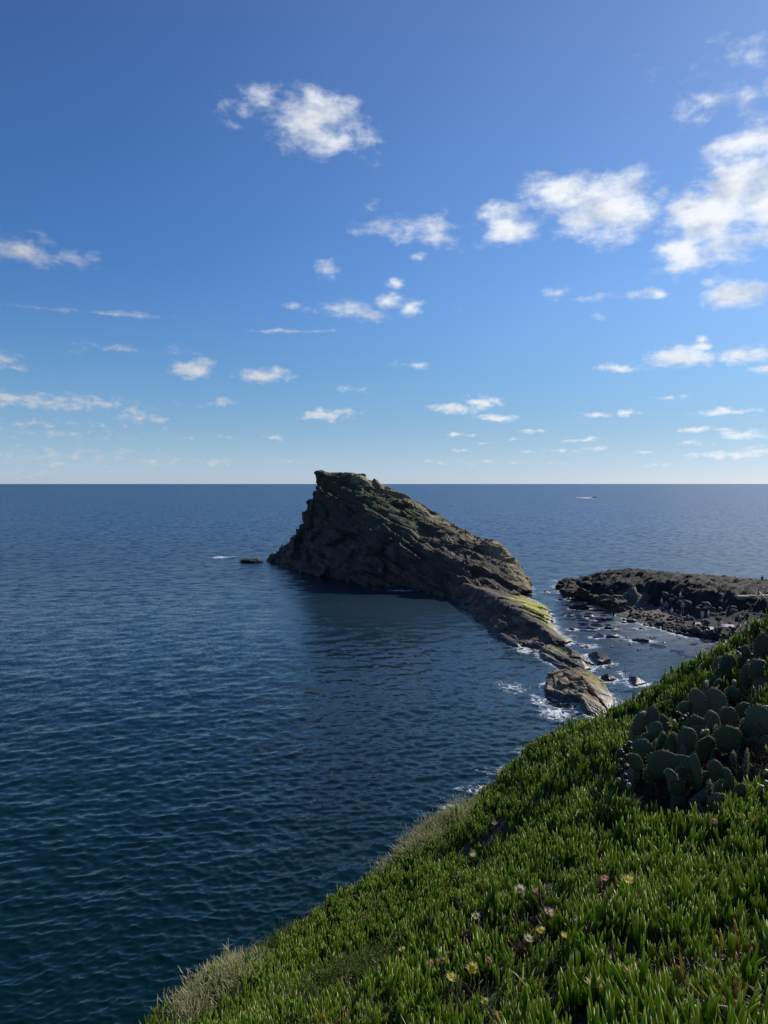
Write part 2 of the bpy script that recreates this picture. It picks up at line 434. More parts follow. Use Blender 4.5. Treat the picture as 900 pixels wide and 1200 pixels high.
def tps(x, y):
    x = np.asarray(x, float); y = np.asarray(y, float)
    d = np.sqrt((x[:, None] - cp[None, :, 0]) ** 2 + (y[:, None] - cp[None, :, 1]) ** 2)
    return np.where(d > 0, d * d * np.log(d + 1e-9), 0) @ _w[:len(cp)] + _w[-3] + _w[-2] * x + _w[-1] * y
_ea = [math.atan2(at_d(*q).x, at_d(*q).y) for q in EDGE]
_er = [math.hypot(at_d(*q).x, at_d(*q).y) for q in EDGE]
ea = np.array([-math.pi, -2.6, -1.9, -1.3, -.8] + _ea + [.75, 1.1, 1.6, 2.2, 2.8, math.pi])
er = np.array([24, 14, 7, 5.2, 5.0] + _er + [10, 12, 16, 22, 24, 24])
SWN = np.array((-.86, .51))
def hill_z(x, y):
    x = np.asarray(x, float); y = np.asarray(y, float)
    a = np.arctan2(x, y); r_ = np.hypot(x, y)
    re = np.interp(a, ea, er)
    rc = np.minimum(r_, re)
    s, c = np.sin(a), np.cos(a)
    z = tps(s * rc, c * rc)
    ze = z
    k = (H - ze) / re * 1.22 + .06
    ex = np.maximum(r_ - re, 0)
    z = np.where(ex > 0, ze - k * ex - .25 * (1 - np.exp(-ex * 1.5)), z)
    p = np.c_[x, y, np.zeros_like(x)]
    bump = .19 * perlin(p * 1.05 + 4.2) + .09 * perlin(p * 2.7 + 9.1)
    far = np.clip(ex / 6, 0, 1)
    sw = (x - 1.95) * SWN[0] + (y - 7.3) * SWN[1]
    al_ = (x - 1.95) * -SWN[1] + (y - 7.3) * SWN[0]
    sm = lambda t: np.clip(t, 0, 1) ** 2 * (3 - 2 * np.clip(t, 0, 1))
    z = z + (-.26 * sm(sw / .9) + .26 * sm((sw - 1.1) / 1.3)) * np.exp(-((al_ - 1.2) / 2.3) ** 4)
    z = z + bump * np.clip(r_ / 2, 0, 1) * np.where(ex > 0, 1, 1) + far * (1.2 * perlin(p * .16 + 2) + .4 * perlin(p * .5))
    return z
azs = np.unique(np.concatenate([np.linspace(-math.pi, -.75, 50), np.linspace(-.75, .9, 330), np.linspace(.9, math.pi, 50)]))
rs = np.concatenate([[0.02], np.linspace(.25, 12.5, 150), 12.5 * np.exp(np.linspace(.03, math.log(150 / 12.5), 70))])
A_, R_ = np.meshgrid(azs, rs)
X_ = (np.sin(A_) * R_).ravel(); Y_ = (np.cos(A_) * R_).ravel()
Z_ = np.maximum(hill_z(X_, Y_), -3.0)
nr, na = A_.shape
ii = (np.arange(nr - 1)[:, None] * na + np.arange(na - 1)[None, :]).ravel()
fc = np.c_[ii, ii + na, ii + na + 1, ii + 1]
m, nt, b, out = newmat('hillside_soil')
g = N(nt, 'ShaderNodeNewGeometry'); pos = g.outputs['Position']
soil = ramp(nt, noise(nt, pos, 3.0, 8, .7), [(.35, (.007, .006, .004)), (.55, (.020, .016, .009)), (.72, (.065, .05, .03))])
grn = ramp(nt, noise(nt, pos, 1.1, 8, .75), [(.3, (.010, .018, .004)), (.6, (.035, .055, .012)), (.75, (.08, .10, .03))])
dist = VM(nt, 'LENGTH', VM(nt, 'SUBTRACT', pos, (0, 0, H)), out=1)
c = mixc(nt, smooth(nt, noise(nt, pos, .7, 6, .6), .42, .6), soil, grn)
nt.links.new(c, b.inputs['Base Color']); b.inputs['Roughness'].default_value = .95
bp = N(nt, 'ShaderNodeBump', {'Height': noise(nt, pos, 14.0, 8, .7), 'Strength': 1.0, 'Distance': .05}); nt.links.new(bp.outputs[0], b.inputs['Normal'])
hill = mobj('hillside', pymesh('hillside', np.c_[X_, Y_, Z_], fc, m))
tag(hill, 'dark soil of the steep hillside dropping to the sea under the plants', kind='structure')

_rr = np.linspace(1.0, 16.0, 900)
def ground_hit(px, py):
    v = ray(px, py); v = v / v.y
    x = v.x * _rr; y = _rr; z = H + v.z * _rr
    g_ = hill_z(x, y)
    k = np.argmax(z < g_)
    if z[k] >= g_[k]: k = len(_rr) - 1
    return Vector((x[k], y[k], g_[k]))

# ------------------------------------------------------------------ the islet
ST = [  # ridge (x, y, depth) ; near waterline (x, y)
 ((312,657,239),(311,658)),((330,643,237),(322,660.5)),((345,630,235),(332,663)),((357,612,233),(341,665.5)),((365,599,232),(348,667.5)),((361,589,231),(354,669)),
 ((370,577,230),(360,670.5)),((375,566,229),(366,672)),((375,557,228),(372,673.5)),((380,553,227),(380,675.5)),((400,556,223),(395,679.5)),((424,558,218),(415,684)),
 ((440,565,214),(430,687.5)),((470,579,207),(455,689.5)),((495,594,200),(475,691.5)),((520,612,193),(495,693.5)),((545,625,187),(512,696)),((577,640,180),(527,699)),
 ((603,660,172),(537,703)),((614,678,166),(545,708)),((620,693,160),(553,713))]
def loft(st, prof, back, bottom=-3.0, nsub=4, prof2=None, mixf=None):
    rows = []
    R_ = [at_d(*q[0]) for q in st]; B_ = [at_z(q[1][0], q[1][1], 0.0) for q in st]
    F_ = [back(i, r_) for i, r_ in enumerate(R_)]
    n = len(st)
    for i in range(n - 1):
        for s in range(nsub):
            t = s / nsub
            rows.append((R_[i].lerp(R_[i+1], t), B_[i].lerp(B_[i+1], t), F_[i].lerp(F_[i+1], t), i + t))
    rows.append((R_[-1], B_[-1], F_[-1], n - 1))
    v = []
    prof0 = prof
    for (r_, b_, f_, st_) in rows:
        if prof2:
            k_ = mixf(st_); prof = [(a_[0] * (1 - k_) + c_[0] * k_, a_[1] * (1 - k_) + c_[1] * k_) for a_, c_ in zip(prof0, prof2)]
        ring = [Vector((b_.x, b_.y, bottom))]
        for (h, z) in prof: ring.append(Vector((b_.x + (r_.x - b_.x) * h, b_.y + (r_.y - b_.y) * h, r_.z * z)))
        for (h, z) in prof[::-1][1:]:
            ring.append(Vector((f_.x + (r_.x - f_.x) * h, f_.y + (r_.y - f_.y) * h, r_.z * z)))
        ring.append(Vector((f_.x, f_.y, bottom)))
        v.append(ring)
    k = len(v[0]); vv = [q for r_ in v for q in r_]; f = []
    for i in range(len(v) - 1):
        for j in range(k):
            f.append((i * k + j, i * k + (j + 1) % k, (i + 1) * k + (j + 1) % k, (i + 1) * k + j))
    f.append(tuple(range(k - 1, -1, -1))); f.append(tuple((len(v) - 1) * k + j for j in range(k)))
    return vv, f
islet = empty('rocky_islet', (at_z(470, 692).x, 190, 0))
tag(islet, 'tall dark wedge-shaped rock islet sloping down right to a low spur', 'islet')
def localise(o, par):
    o.parent = par; o.matrix_parent_inverse = Matrix.Translation(-par.location)
prof = [(0, 0), (.05, .14), (.16, .33), (.32, .53), (.52, .72), (.75, .88), (.92, .97), (1, 1)]
mb = MB()
v, f = loft(ST, prof, lambda i, r_: Vector((r_.x + 2 + .34 * r_.z, r_.y + 6 + 0.9 * max(r_.z, 0), 0)), prof2=[(0, 0), (.05, .20), (.12, .42), (.21, .58), (.36, .70), (.58, .79), (.80, .90), (1, 1)], mixf=lambda q: min(max((q - 10.5) / 3, 0), 1))
mb.add(v, f)
rb = Matrix.Rotation(R(5), 3, 'Y')
c_ = at_d(397, 561.5, 226); mb.box(c_ + Vector((.6, 3, .1)), (13.4, 13, 3.8), rb); mb.box(c_ + Vector((2, 4, -3)), (11, 13, 5), rb)
c_ = at_d(367, 589, 230); mb.box(c_ + Vector((1.2, 3, 0)), (5, 8, 4.0), Matrix.Rotation(R(35), 3, 'Y'))
for (px, py, d_, w_, h_, a_) in ((505, 655, 178, 9, 5, 36), (455, 650, 192, 12, 4, 30), (540, 668, 172, 9, 4, 38), (420, 615, 207, 14, 4, 34), (575, 668, 171, 10, 3, 36), (480, 620, 193, 14, 3, 36)):
    c_ = at_d(px, py, d_); mb.box(c_ + Vector((0, 2.5, -.8)), (w_, 7, h_), Matrix.Rotation(R(a_), 3, 'Y') @ Matrix.Rotation(R(-8), 3, 'Z'))
me = voxel(mb.mesh('rock_face', None), .42, 'rock_face')
crag(me, .95, 1.0, 5.7, .6)
vv = verts_of(me); tz = 27.6 + .5 * perlin(vv * .35); vv[:, 2] = np.where(vv[:, 2] > tz, tz + (vv[:, 2] - tz) * .55, vv[:, 2]); set_verts(me, vv)
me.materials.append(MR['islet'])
p = verts_of(me)
def screen_of(p):
    q = p - np.array((0, 0, H)); cf = math.cos(PITCH); sf = math.sin(PITCH)
    fw = q[:, 1] * cf - q[:, 2] * sf; up = q[:, 1] * sf + q[:, 2] * cf
    return 450 + F * q[:, 0] / fw, 600 - F * up / fw
def blob_at(p, spots):
    o = np.zeros(len(p))
    for (px, py, z, rad, s) in spots:
        c_ = np.array(at_z(px, py, z)); o = np.maximum(o, s * np.exp(-((p[:, 0] - c_[0]) ** 2 + (p[:, 1] - c_[1]) ** 2) / rad ** 2))
    return o
fattr(me, 'algae', blob_at(p, [(618,706,1.5,4,.8),(626,712,.8,5,.9),(612,702,2,4,.55)]))
me.polygons.foreach_set('use_smooth', np.zeros(len(me.polygons), bool))
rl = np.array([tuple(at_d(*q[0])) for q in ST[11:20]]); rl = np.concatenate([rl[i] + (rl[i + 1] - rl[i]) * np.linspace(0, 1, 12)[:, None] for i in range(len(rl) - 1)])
fattr(me, 'dry', np.exp(-(np.min(np.linalg.norm(p[:, None, :] - rl[None, :, :], axis=2), axis=1) / 4.5) ** 2))  # tan ridge strip: dry grass with the crest's sunlit tone put into its colour
o = mobj('rock_face', me); localise(o, islet)
ST2 = [((536,683,162.6),(528,699)),((552,686,154.2),(537,706)),((575,697,140.6),(552,719)),((592,707,129.5),(566,732)),((610,719,121.0),(580,744)),((628,731,115.8),(596,752)),((648,745,113),(608,757)),((664,753,111.3),(632,760))]
BK = [(600,696),(608,697),(622,702),(634,708),(640,714),(646,724),(652,740),(668,752)]
mb = MB()
v, f = loft(ST2, [(0, 0), (.08, .22), (.30, .36), (.60, .66), (.92, .97), (1, 1)], lambda i, r_: at_z(BK[i][0], BK[i][1], 0), bottom=-2.5)
mb.add(v, f)
me = voxel(mb.mesh('rock_spur', None), .28, 'rock_spur')
crag(me, .20, .30, 8.0, .5)
me.materials.append(MR['spur'])
p = verts_of(me)
fattr(me, 'algae', blob_at(p, [(612,708,1.5,5,.85),(625,712,.8,6,1.0),(632,722,.8,5,.95),(640,736,.8,4,.8),(622,704,.6,5,.9)]))
me.polygons.foreach_set('use_smooth', np.zeros(len(me.polygons), bool))
o = mobj('rock_spur', me); localise(o, islet)

ROCKPTS = []           # waterline points, for the foam
def wl(o):
    me = o.data; p = verts_of(me); mw = np.array(o.matrix_world)
    return p
def collect(p, loc=(0, 0, 0)):
    q = p + np.array(loc); s = q[np.abs(q[:, 2]) < .45]
    if len(s) > 400: s = s[rng.choice(len(s), 400, replace=False)]
    ROCKPTS.append(s)
for o in islet.children: 
    q = verts_of(o.data); s = q[np.abs(q[:, 2]) < .35]; ROCKPTS.append(s[::3])

# ------------------------------------------------------------------ separate slabs and sea rocks
def slab_rock(name, tops, label, mat, vox, big, terr, seed, bottom=-1.6, spread=.5, algae=None, group=None, extra=()):
    """tops: polygons of (x, y, z) on the photograph; each becomes a block with sloping sides, all united"""
    mb = MB()
    P0 = None
    for poly in tops:
        pts = [at_z(*q) for q in poly]
        c_ = sum(pts, Vector()) / len(pts)
        if P0 is None: P0 = Vector((c_.x, c_.y, 0))
        base = []
        for q in pts:
            d_ = Vector((q.x - c_.x, q.y - c_.y, 0)); L = max(d_.length, .01)
            base.append(Vector((q.x + d_.x / L * spread, q.y + d_.y / L * spread, bottom)))
        n = len(pts)
        v = [q - P0 for q in pts] + [q - P0 for q in base]
        f = [(i, (i + 1) % n, n + (i + 1) % n, n + i) for i in range(n)] + [tuple(range(n - 1, -1, -1)), tuple(range(n, 2 * n))]
        mb.add(v, [q[::-1] for q in f])
    me = voxel(mb.mesh(name, None), vox, name)
    crag(me, big, terr, seed, .35 if vox < .2 else .5)
    me.materials.append(mat)
    p = verts_of(me)
    fattr(me, 'algae', blob_at(p + np.array(P0), algae) if algae else np.zeros(len(p)))
    me.polygons.foreach_set('use_smooth', np.zeros(len(me.polygons), bool))
    o = mobj(name, me, loc=P0)
    collect(p, P0)
    return tag(o, label, 'rock', group)
slab_rock('slab_rock', [[(638,792,1.02),(650,788,1.22),(664,787,1.29),(669,799,1.29),(688,811,1.02),(682,815,0.88),(660,812,0.88),(641,806,0.88)],
                        [(661,788,1.70),(674,785,1.90),(682,793,1.84),(672,797,1.63)], [(668,798,1.56),(682,799,1.77),(688,807,1.43),(676,808,1.29)], [(654,794,1.50),(664,793,1.63),(668,801,1.50),(658,802,1.36)],
                        [(676,784,1.97),(690,788,1.70),(706,801,1.09),(717,818,0.34),(722,833,-0.30),(715,834,0.14),(703,817,0.95),(686,799,1.56)],
                        [(684,808,1.43),(700,819,0.88),(712,836,0.14),(716,845,-0.50),(707,848,-0.40),(690,831,0.61),(681,818,1.02)]],
          'largest tan slab rock, cracked and awash below the green hillside edge', MR['slab'], .10, .05, .36, 21., bottom=-1.5, spread=.15,
          algae=[(696,796,1.5,2.2,.62),(655,797,1,1.6,.4),(698,822,1,1.6,.5)])
slab_rock('slab_rock', [[(632,757,0.88),(645,753,1.29),(662,759,1.29),(681,771,0.95),(694,782,0.27),(686,783,0.54),(666,771,1.09),(646,763,1.02)],[(634,762,0.54),(648,767,0.75),(668,778,0.68),(684,788,0.14),(676,788,0.14),(655,779,0.34),(638,770,0.34)],[(664,757,0.82),(682,766,0.68),(698,781,0.07),(694,784,0.07),(680,771,0.61)]],
          'long narrow tilted slab rock between the islet spur and the largest slab', MR['slab'], .12, .06, .30, 33., algae=[(650,757,1.5,3.5,.6)])
slab_rock('sea_rock', [[(689,764,.4),(700,763,1.1),(716,772,.7),(718,776,.2),(702,775,.5)]], 'dark pointed rock right of the long narrow slab', MR['dark'], .16, .12, .22, 41.)
slab_rock('sea_rock', [[(704,791,.4),(712,789,.8),(722,795,.2),(713,797,.2)]], 'small dark rock in the foam right of the largest slab', MR['dark'], .13, .1, .18, 45.)
slab_rock('sea_rock', [[(737,792,.4),(745,792,.8),(757,800,.1),(745,802,.2)]], 'brown rock alone in the cove nearest the green hillside', MR['dark'], .13, .1, .18, 49.)
slab_rock('sea_rock', [[(585,742,.8),(600,736,1.5),(625,742,1.5),(632,750,.8),(606,756,.3)]], 'ragged dark rock at the near end of the spur', MR['spur'], .18, .15, .3, 59.)

def boulder_mesh(name, seed, mat, sub=3, amp=.35, squash=.6):
    bm = bmesh.new(); bmesh.ops.create_icosphere(bm, subdivisions=sub, radius=1.0)
    me = bpy.data.meshes.new(name); bm.to_mesh(me); bm.free()
    p = verts_of(me)
    p = p * (1 + amp * fbm(p * .9 + seed, 3)[:, None] * 1.6)
    for k in range(6):
        rg = np.random.default_rng(int(seed * 10) + k); nv = rg.normal(size=3); nv /= np.linalg.norm(nv)
        d_ = p @ nv; lim = rg.uniform(.62, .85); p = p - np.outer(np.maximum(d_ - lim, 0) * .85, nv)
    p *= np.array((1, .8, squash)); p += .05 * fbm(p * 4 + seed, 2)[:, None]
    set_verts(me, p); me.materials.append(mat)
    me.polygons.foreach_set('use_smooth', np.zeros(len(me.polygons), bool))
    return me
BLD = [boulder_mesh('boulder', 2.0 + 3.7 * k, MR['dark'], 3, .35, .55 + .08 * (k % 3)) for k in range(7)]
def put_boulder(px, py, w, h, label, k, name='sea_rock', z=0.0, group=None):
    c_ = at_z(px, py, z); sc = c_.y / F
    o = mobj(name, BLD[k % len(BLD)], loc=(c_.x, c_.y, z + .08 * h * sc))
    o.scale = (w * sc * .55, w * sc * .50, h * sc * .75); o.rotation_euler = (0, 0, random.uniform(-.5, .5))
    if not group: collect(verts_of(o.data) * np.array(o.scale), o.location)
    return tag(o, label, 'rock', group)
for i, (px, py, w, h, lab) in enumerate([
 (297,658.5,27,9,'low black rock off the seaward left tip of the islet'),
 (677,713,19,11,'biggest round dark boulder in the cove, off the reef tip'),(679,704,18,8,'dark flat-topped boulder just behind the biggest cove boulder'),
 (690,723,13,6,'mossy low rock in front of the biggest cove boulder'),(705,726,13,4,'thin flat rock right of the mossy low rock in the cove'),
 (693,737,12,5,'olive topped rock midway between the spur and the beach'),(714,737,10,7,'upright dark rock right of the olive topped cove rock'),
 (719,746,17,7,'long low rock left of the lone dark cove boulder'),(751,751,18,7,'lone dark boulder in the open middle of the cove'),
 (740,729,11,7,'dark boulder standing just off the beach edge'),(698,747,7,4,'little wave-washed rock between the spur and the long low rock'),
 (671,738,9,4,'small rock beside the lit side of the spur'),(757,733,6,4,'small dark stone nearest the beach corner'),
 (663,721,9,3,'flat wet rock off the yellow algae on the spur'),(703,707,14,4,'flat rock touching the reef shore boulders'),
 (731,730,5,3,'tiny stone left of the boulder off the beach'),(751,737,5,3,'tiny stone in the water below the beach'),
 (640,694,7,3,'small rock in the channel behind the spur'),(657,703,6,2.5,'tiny rock in the channel beside the reef tip')]):
    put_boulder(px, py, w, h, lab, i)

rst = random.Random(21)
nst = 0
while nst < 44:
    px, py = rst.uniform(643, 790), rst.uniform(688, 762)
    if not (660 + (py - 690) * .25 < px < 665 + (py - 690) * 2.0): continue
    w_ = rst.choice((2.0, 2.6, 3.2, 4.5)); nst += 1
    put_boulder(px, py, w_, w_ * .55, 'small dark stone scattered in the shallow channel between spur and reef', nst, 'sea_rock', group='small stones in the shallow channel')

# ------------------------------------------------------------------ lava reef with the little beach
RC = [(700,677,4.0),(720,672,5.0),(750,671,5.6),(780,674,5.4),(800,678,5.0),(830,678,5.4),(860,682,5.0),(900,685,4.8),(950,686,5),(668,684,2.6),(685,680,3.2),
 (672,694,.8),(690,698,1.0),(700,701,1.0),(712,706,1.0),(660,689,.9),
 (730,712,.7),(745,715,.7),(760,719,.8),(775,722,.8),(790,727,.8),(735,720,.35),(750,725,.35),
 (722,683,4.6),(745,685,5.0),(770,686,5.0),(800,689,5.0),(815,691,5.0),(722,706,.8),(745,709,.9),(770,712,.9),(800,717,1.3),(815,721,1.3),(815,731,1.0),(830,736,1.0),
 (830,724,1.4),(830,696,4.9),(860,728,1.8),(860,701,4.8),(860,690,4.9),(900,745,2.0),(900,730,2.0),(900,705,4.8),(880,735,1.6),(940,730,3),(940,700,5)]
SH = [(652,688),(662,695),(676,701),(690,705),(703,709),(716,715),(722,721),(740,727),(765,734),(790,741),(830,749),(850,753)]
rc = [(at_z(a, b_, z_).x, at_z(a, b_, z_).y, z_) for (a, b_, z_) in RC]
rc += [(at_z(a, b_).x, at_z(a, b_).y, 0.05) for (a, b_) in SH]
for (a, b_) in SH:
    q = at_z(a, b_); rc.append((q.x - 2.2, q.y - 5.0, -1.4)); rc.append((q.x - 5, q.y - 13, -2.6))
for (a, d_) in ((652,190),(680,186),(720,184),(760,182),(800,180),(850,176),(900,172),(960,170)):
    rc.append(((a - 450) / F * d_, d_, -1.2)); rc.append(((a - 450) / F * d_, d_ + 14, -3))
q = at_z(648, 686); rc += [(q.x - 6, q.y + 3, -2.0), (q.x - 12, q.y + 8, -3)]
rc = np.array(rc)
d = np.linalg.norm(rc[:, None, :2] - rc[None, :, :2], axis=2)
wr = np.linalg.solve(np.block([[-d + .02 * np.eye(len(rc)), np.ones((len(rc), 1))], [np.ones((1, len(rc))), np.zeros((1, 1))]]), np.r_[rc[:, 2], 0])
def reef_z(x, y, det=True):
    x = np.asarray(x, float); y = np.asarray(y, float)
    dd = np.sqrt((x[:, None] - rc[None, :, 0]) ** 2 + (y[:, None] - rc[None, :, 1]) ** 2)
    z = -dd @ wr[:-1] + wr[-1]
    if det:
        p = np.c_[x, y, np.zeros_like(x)]
        k = np.clip((z - .6) / 1.6, .12, 1)
        z = z + k * (.55 * ridged(p * .13, 4, .6) - 1.35 + .75 * ridged(p * .5 + 5, 4, .65))
    return z
gx = np.arange(36, 125, .45); gy = np.arange(100, 198, .45)
GX, GY = np.meshgrid(gx, gy)
GZ = reef_z(GX.ravel(), GY.ravel())
keep = GZ.reshape(GX.shape) > -1.6
nx = len(gx)
ii = (np.arange(len(gy) - 1)[:, None] * nx + np.arange(nx - 1)[None, :])
kk = keep[:-1, :-1] | keep[1:, 1:] | keep[1:, :-1] | keep[:-1, 1:]
ii = ii[kk]
fc = np.c_[ii, ii + 1, ii + nx + 1, ii + nx]
used = np.unique(fc); remap = np.full(GX.size, -1); remap[used] = np.arange(len(used))
rv = np.c_[GX.ravel(), GY.ravel(), GZ][used]
m, nt, b, out = newmat('reef_ground')
g = N(nt, 'ShaderNodeNewGeometry'); pos = g.outputs['Position']; sep = N(nt, 'ShaderNodeSeparateXYZ', {0: pos}); sn = N(nt, 'ShaderNodeSeparateXYZ', {0: g.outputs['Normal']})
gr = noise(nt, pos, .8, 8, .68)
c1 = ramp(nt, gr, [(.35, (.008, .007, .007)), (.55, (.018, .015, .0145)), (.72, (.045, .036, .030))])
flat = smooth(nt, sn.outputs[2], .72, .95)
top = M(nt, 'MULTIPLY', flat, smooth(nt, M(nt, 'ADD', sep.outputs[2], M(nt, 'MULTIPLY', noise(nt, pos, .25, 5, .6), 3.0)), 4.6, 6.2))
c2 = ramp(nt, noise(nt, pos, .5, 8, .7), [(.35, (.010, .008, .007)), (.55, (.026, .020, .016)), (.7, (.060, .046, .034))])
c1 = mixc(nt, M(nt, 'MULTIPLY', top, .8), c1, c2)
at = N(nt, 'ShaderNodeAttribute', attribute_name='beach').outputs['Fac']
c3 = ramp(nt, noise(nt, pos, 1.6, 8, .75), [(.34, (.05, .042, .036)), (.55, (.15, .125, .10)), (.68, (.26, .22, .18))])
c1 = mixc(nt, smooth(nt, M(nt, 'ADD', at, M(nt, 'MULTIPLY_ADD', gr, .8, -.4)), .4, .6), c1, c3)
nt.links.new(c1, b.inputs['Base Color']); b.inputs['Roughness'].default_value = .85
bp = N(nt, 'ShaderNodeBump', {'Height': noise(nt, pos, 1.8, 8, .7), 'Strength': 1.0, 'Distance': .5}); nt.links.new(bp.outputs[0], b.inputs['Normal'])
me = pymesh('lava_reef', rv, remap[fc], m, False)
bz = np.zeros(len(rv))
for (px, py, z_, rad, s) in [(722,710,.6,4,1),(732,713,.6,5,1),(745,716,.7,5,1),(758,721,.7,5,1),(770,724,.7,4,.9),(712,709,.6,3,.8),(778,727,.6,3,.7)]:
    c_ = at_z(px, py, z_); bz = np.maximum(bz, s * np.exp(-((rv[:, 0] - c_.x) ** 2 + (rv[:, 1] - c_.y) ** 2) / rad ** 2 * .8))
fattr(me, 'beach', bz)
reef = tag(mobj('lava_reef', me), 'low black lava reef with a small grey beach on its near side', kind='structure')
s = rv[np.abs(rv[:, 2]) < .3]; ROCKPTS.append(s[::4])

# boulders heaped round the reef's left end, and along its shore
bp_ = []
for k in range(2500):
    t = random.random()
    px = random.uniform(654, 728); py = random.uniform(680, 711)
    sh = np.interp(px, [q[0] for q in SH], [q[1] for q in SH])
    topy = np.interp(px, [654, 672, 700, 728], [686, 681, 679, 700])
    if not (topy < py < sh + 1): continue
    c_ = at_z(px, py, 1.0)
    for it in range(6):
        zz = float(reef_z([c_.x], [c_.y])[0]); c_ = at_z(px, py, max(zz, 0))
    size = random.choice([.6, .8, 1.0, 1.3]) * random.uniform(.8, 1.3)
    if all((c_.x - q[0]) ** 2 + (c_.y - q[1]) ** 2 > (.75 * (size + q[2])) ** 2 for q in bp_): bp_.append((c_.x, c_.y, size, max(zz, -.1)))
    if len(bp_) >= 190: break
for (x, y, s_, z_) in bp_:
    o = mobj('boulder', random.choice(BLD), loc=(x, y, z_ + .40 * s_))
    o.scale = (s_, s_, s_ * random.uniform(.8, 1.3)); o.rotation_euler = (random.uniform(-.3, .3), random.uniform(-.3, .3), random.uniform(0, 6.28))
    tag(o, 'dark boulder heaped round the left end of the lava reef', 'rock', 'boulders heaped on the left end of the reef')
# cobbles of the shore: too many to count
MCOB = rockmat('cobble_stone', (.02, .018, .017), (.06, .053, .046), (.16, .14, .12), wet=.35)
cob = [boulder_mesh('cobble', 40 + 2.1 * k, MCOB, 2, .3, .6) for k in range(5)]
cv = [verts_of(q) for q in cob]; cf = []
for q in cob:
    a = np.empty(len(q.loops), np.int32); q.loops.foreach_get('vertex_index', a); cf.append(a.reshape(-1, 3))
V, FF, off = [], [], 0
def scatter_cobbles(n, x0, x1, up, dn, smin, smax):
    global off
    for k in range(n):
        px = random.uniform(x0, x1); sh = np.interp(px, [q[0] for q in SH], [q[1] for q in SH]); py = sh + random.uniform(-up, dn) 
        c_ = at_z(px, py, .4)
        for it in range(3): zz = float(reef_z([c_.x], [c_.y])[0]); c_ = at_z(px, py, min(max(zz, -.1), 4))
        i = random.randrange(5); s_ = random.uniform(smin, smax) * (1.6 if random.random() < .12 else 1)
        a = random.uniform(0, 6.28); ca, sa = math.cos(a), math.sin(a)
        q = cv[i] * s_; q = np.c_[q[:, 0] * ca - q[:, 1] * sa, q[:, 0] * sa + q[:, 1] * ca, q[:, 2]] + np.array((c_.x, c_.y, max(zz, -.05) + .05))
        V.append(q); FF.append(cf[i] + off); off += len(q)
scatter_cobbles(420, 762, 850, 9, 1, .18, .55)
scatter_cobbles(120, 715, 775, 16, 1, .15, .35)
scatter_cobbles(160, 770, 860, 26, 0, .2, .6)
for q in cob: bpy.data.meshes.remove(q)
o = mobj('beach_cobbles', pymesh('beach_cobbles', np.concatenate(V), np.concatenate(FF), MCOB, False))
tag(o, 'grey cobbles strewn along the shore of the small beach', kind='stuff')

# concrete path and wooden railings at the right of the reef
conc = plain('worn_concrete', (.27, .235, .19), .9, .2, 3)
wood = plain('weathered_wood', (.34, .29, .23), .85, .3, 6)
def reef_pt(px, py, z0=3.0):
    c_ = at_z(px, py, z0)
    for it in range(12):
        zz = max(float(reef_z([c_.x], [c_.y], False)[0]), 0.0); c_ = at_z(px, py, zz)
    return c_
pts = [at_z(864, 697, 5.6), at_z(878, 696.5, 5.7), at_z(892, 696, 5.8), at_z(915, 696, 5.8)]
mb = MB()
for a, b_ in zip(pts[:-1], pts[1:]):
    t = (b_ - a); ang = math.atan2(t.y, t.x)
    mb.box((a + b_) / 2 + Vector((0, 0, -.5)), (t.length + .15, 1.6, .7), Matrix.Rotation(ang, 3, 'Z'))
me = voxel(mb.mesh('concrete_path', None), .2, 'concrete_path'); me.materials.append(conc)
tag(mobj('concrete_path', me), 'pale concrete walkway on top of the reef at the right', kind='structure')
def railing(base, segs, label):
    t = empty('wooden_railing', base); tag(t, label, 'railing')
    for nm, a, b_, r_ in segs:
        mb = MB(); mb.tube([a, a.lerp(b_, .5) + Vector((0, 0, .02)), b_], r_, 8); o = mb.build(nm, wood); localise(o, t)
    return t
def up(p, h): return p + Vector((0, 0, h))
p0, p1, p2 = at_z(889, 697, 5.8), at_z(897, 696.5, 5.8), at_z(906, 715, 4.5)
railing(p0, [('post', p0, up(p0, 1.25), .12), ('post', p1, up(p1, 1.25), .12), ('post', at_z(900, 712, 4.6), up(at_z(900, 712, 4.6), 1.2), .12), ('handrail', up(p0, .6), up(at_z(900, 712, 4.6), 1.0), .10), ('handrail', up(p0, 1.15), up(p1, 1.15), .09)],
        'wooden stair handrail with two posts by the concrete walkway')
q0, q1, q2, q3 = at_z(866, 731, 2.0), at_z(886, 733, 2.0), at_z(894, 733, 2.0), at_z(908, 736, 2.0)
railing(q1, [('post', q0, up(q0, 1.75), .10), ('post', q1, up(q1, 2.05), .10), ('post', q2, up(q2, 1.95), .10), ('post', q3, up(q3, 1.9), .10),
             ('rail', up(q0, 1.75), up(q1, 2.0), .09), ('rail', up(q1, 2.0), up(q3, 1.8), .09), ('rail', up(q1, 1.35), up(q3, 1.2), .07)],
        'pale driftwood-coloured railing above the beach, partly behind the hillside plants')

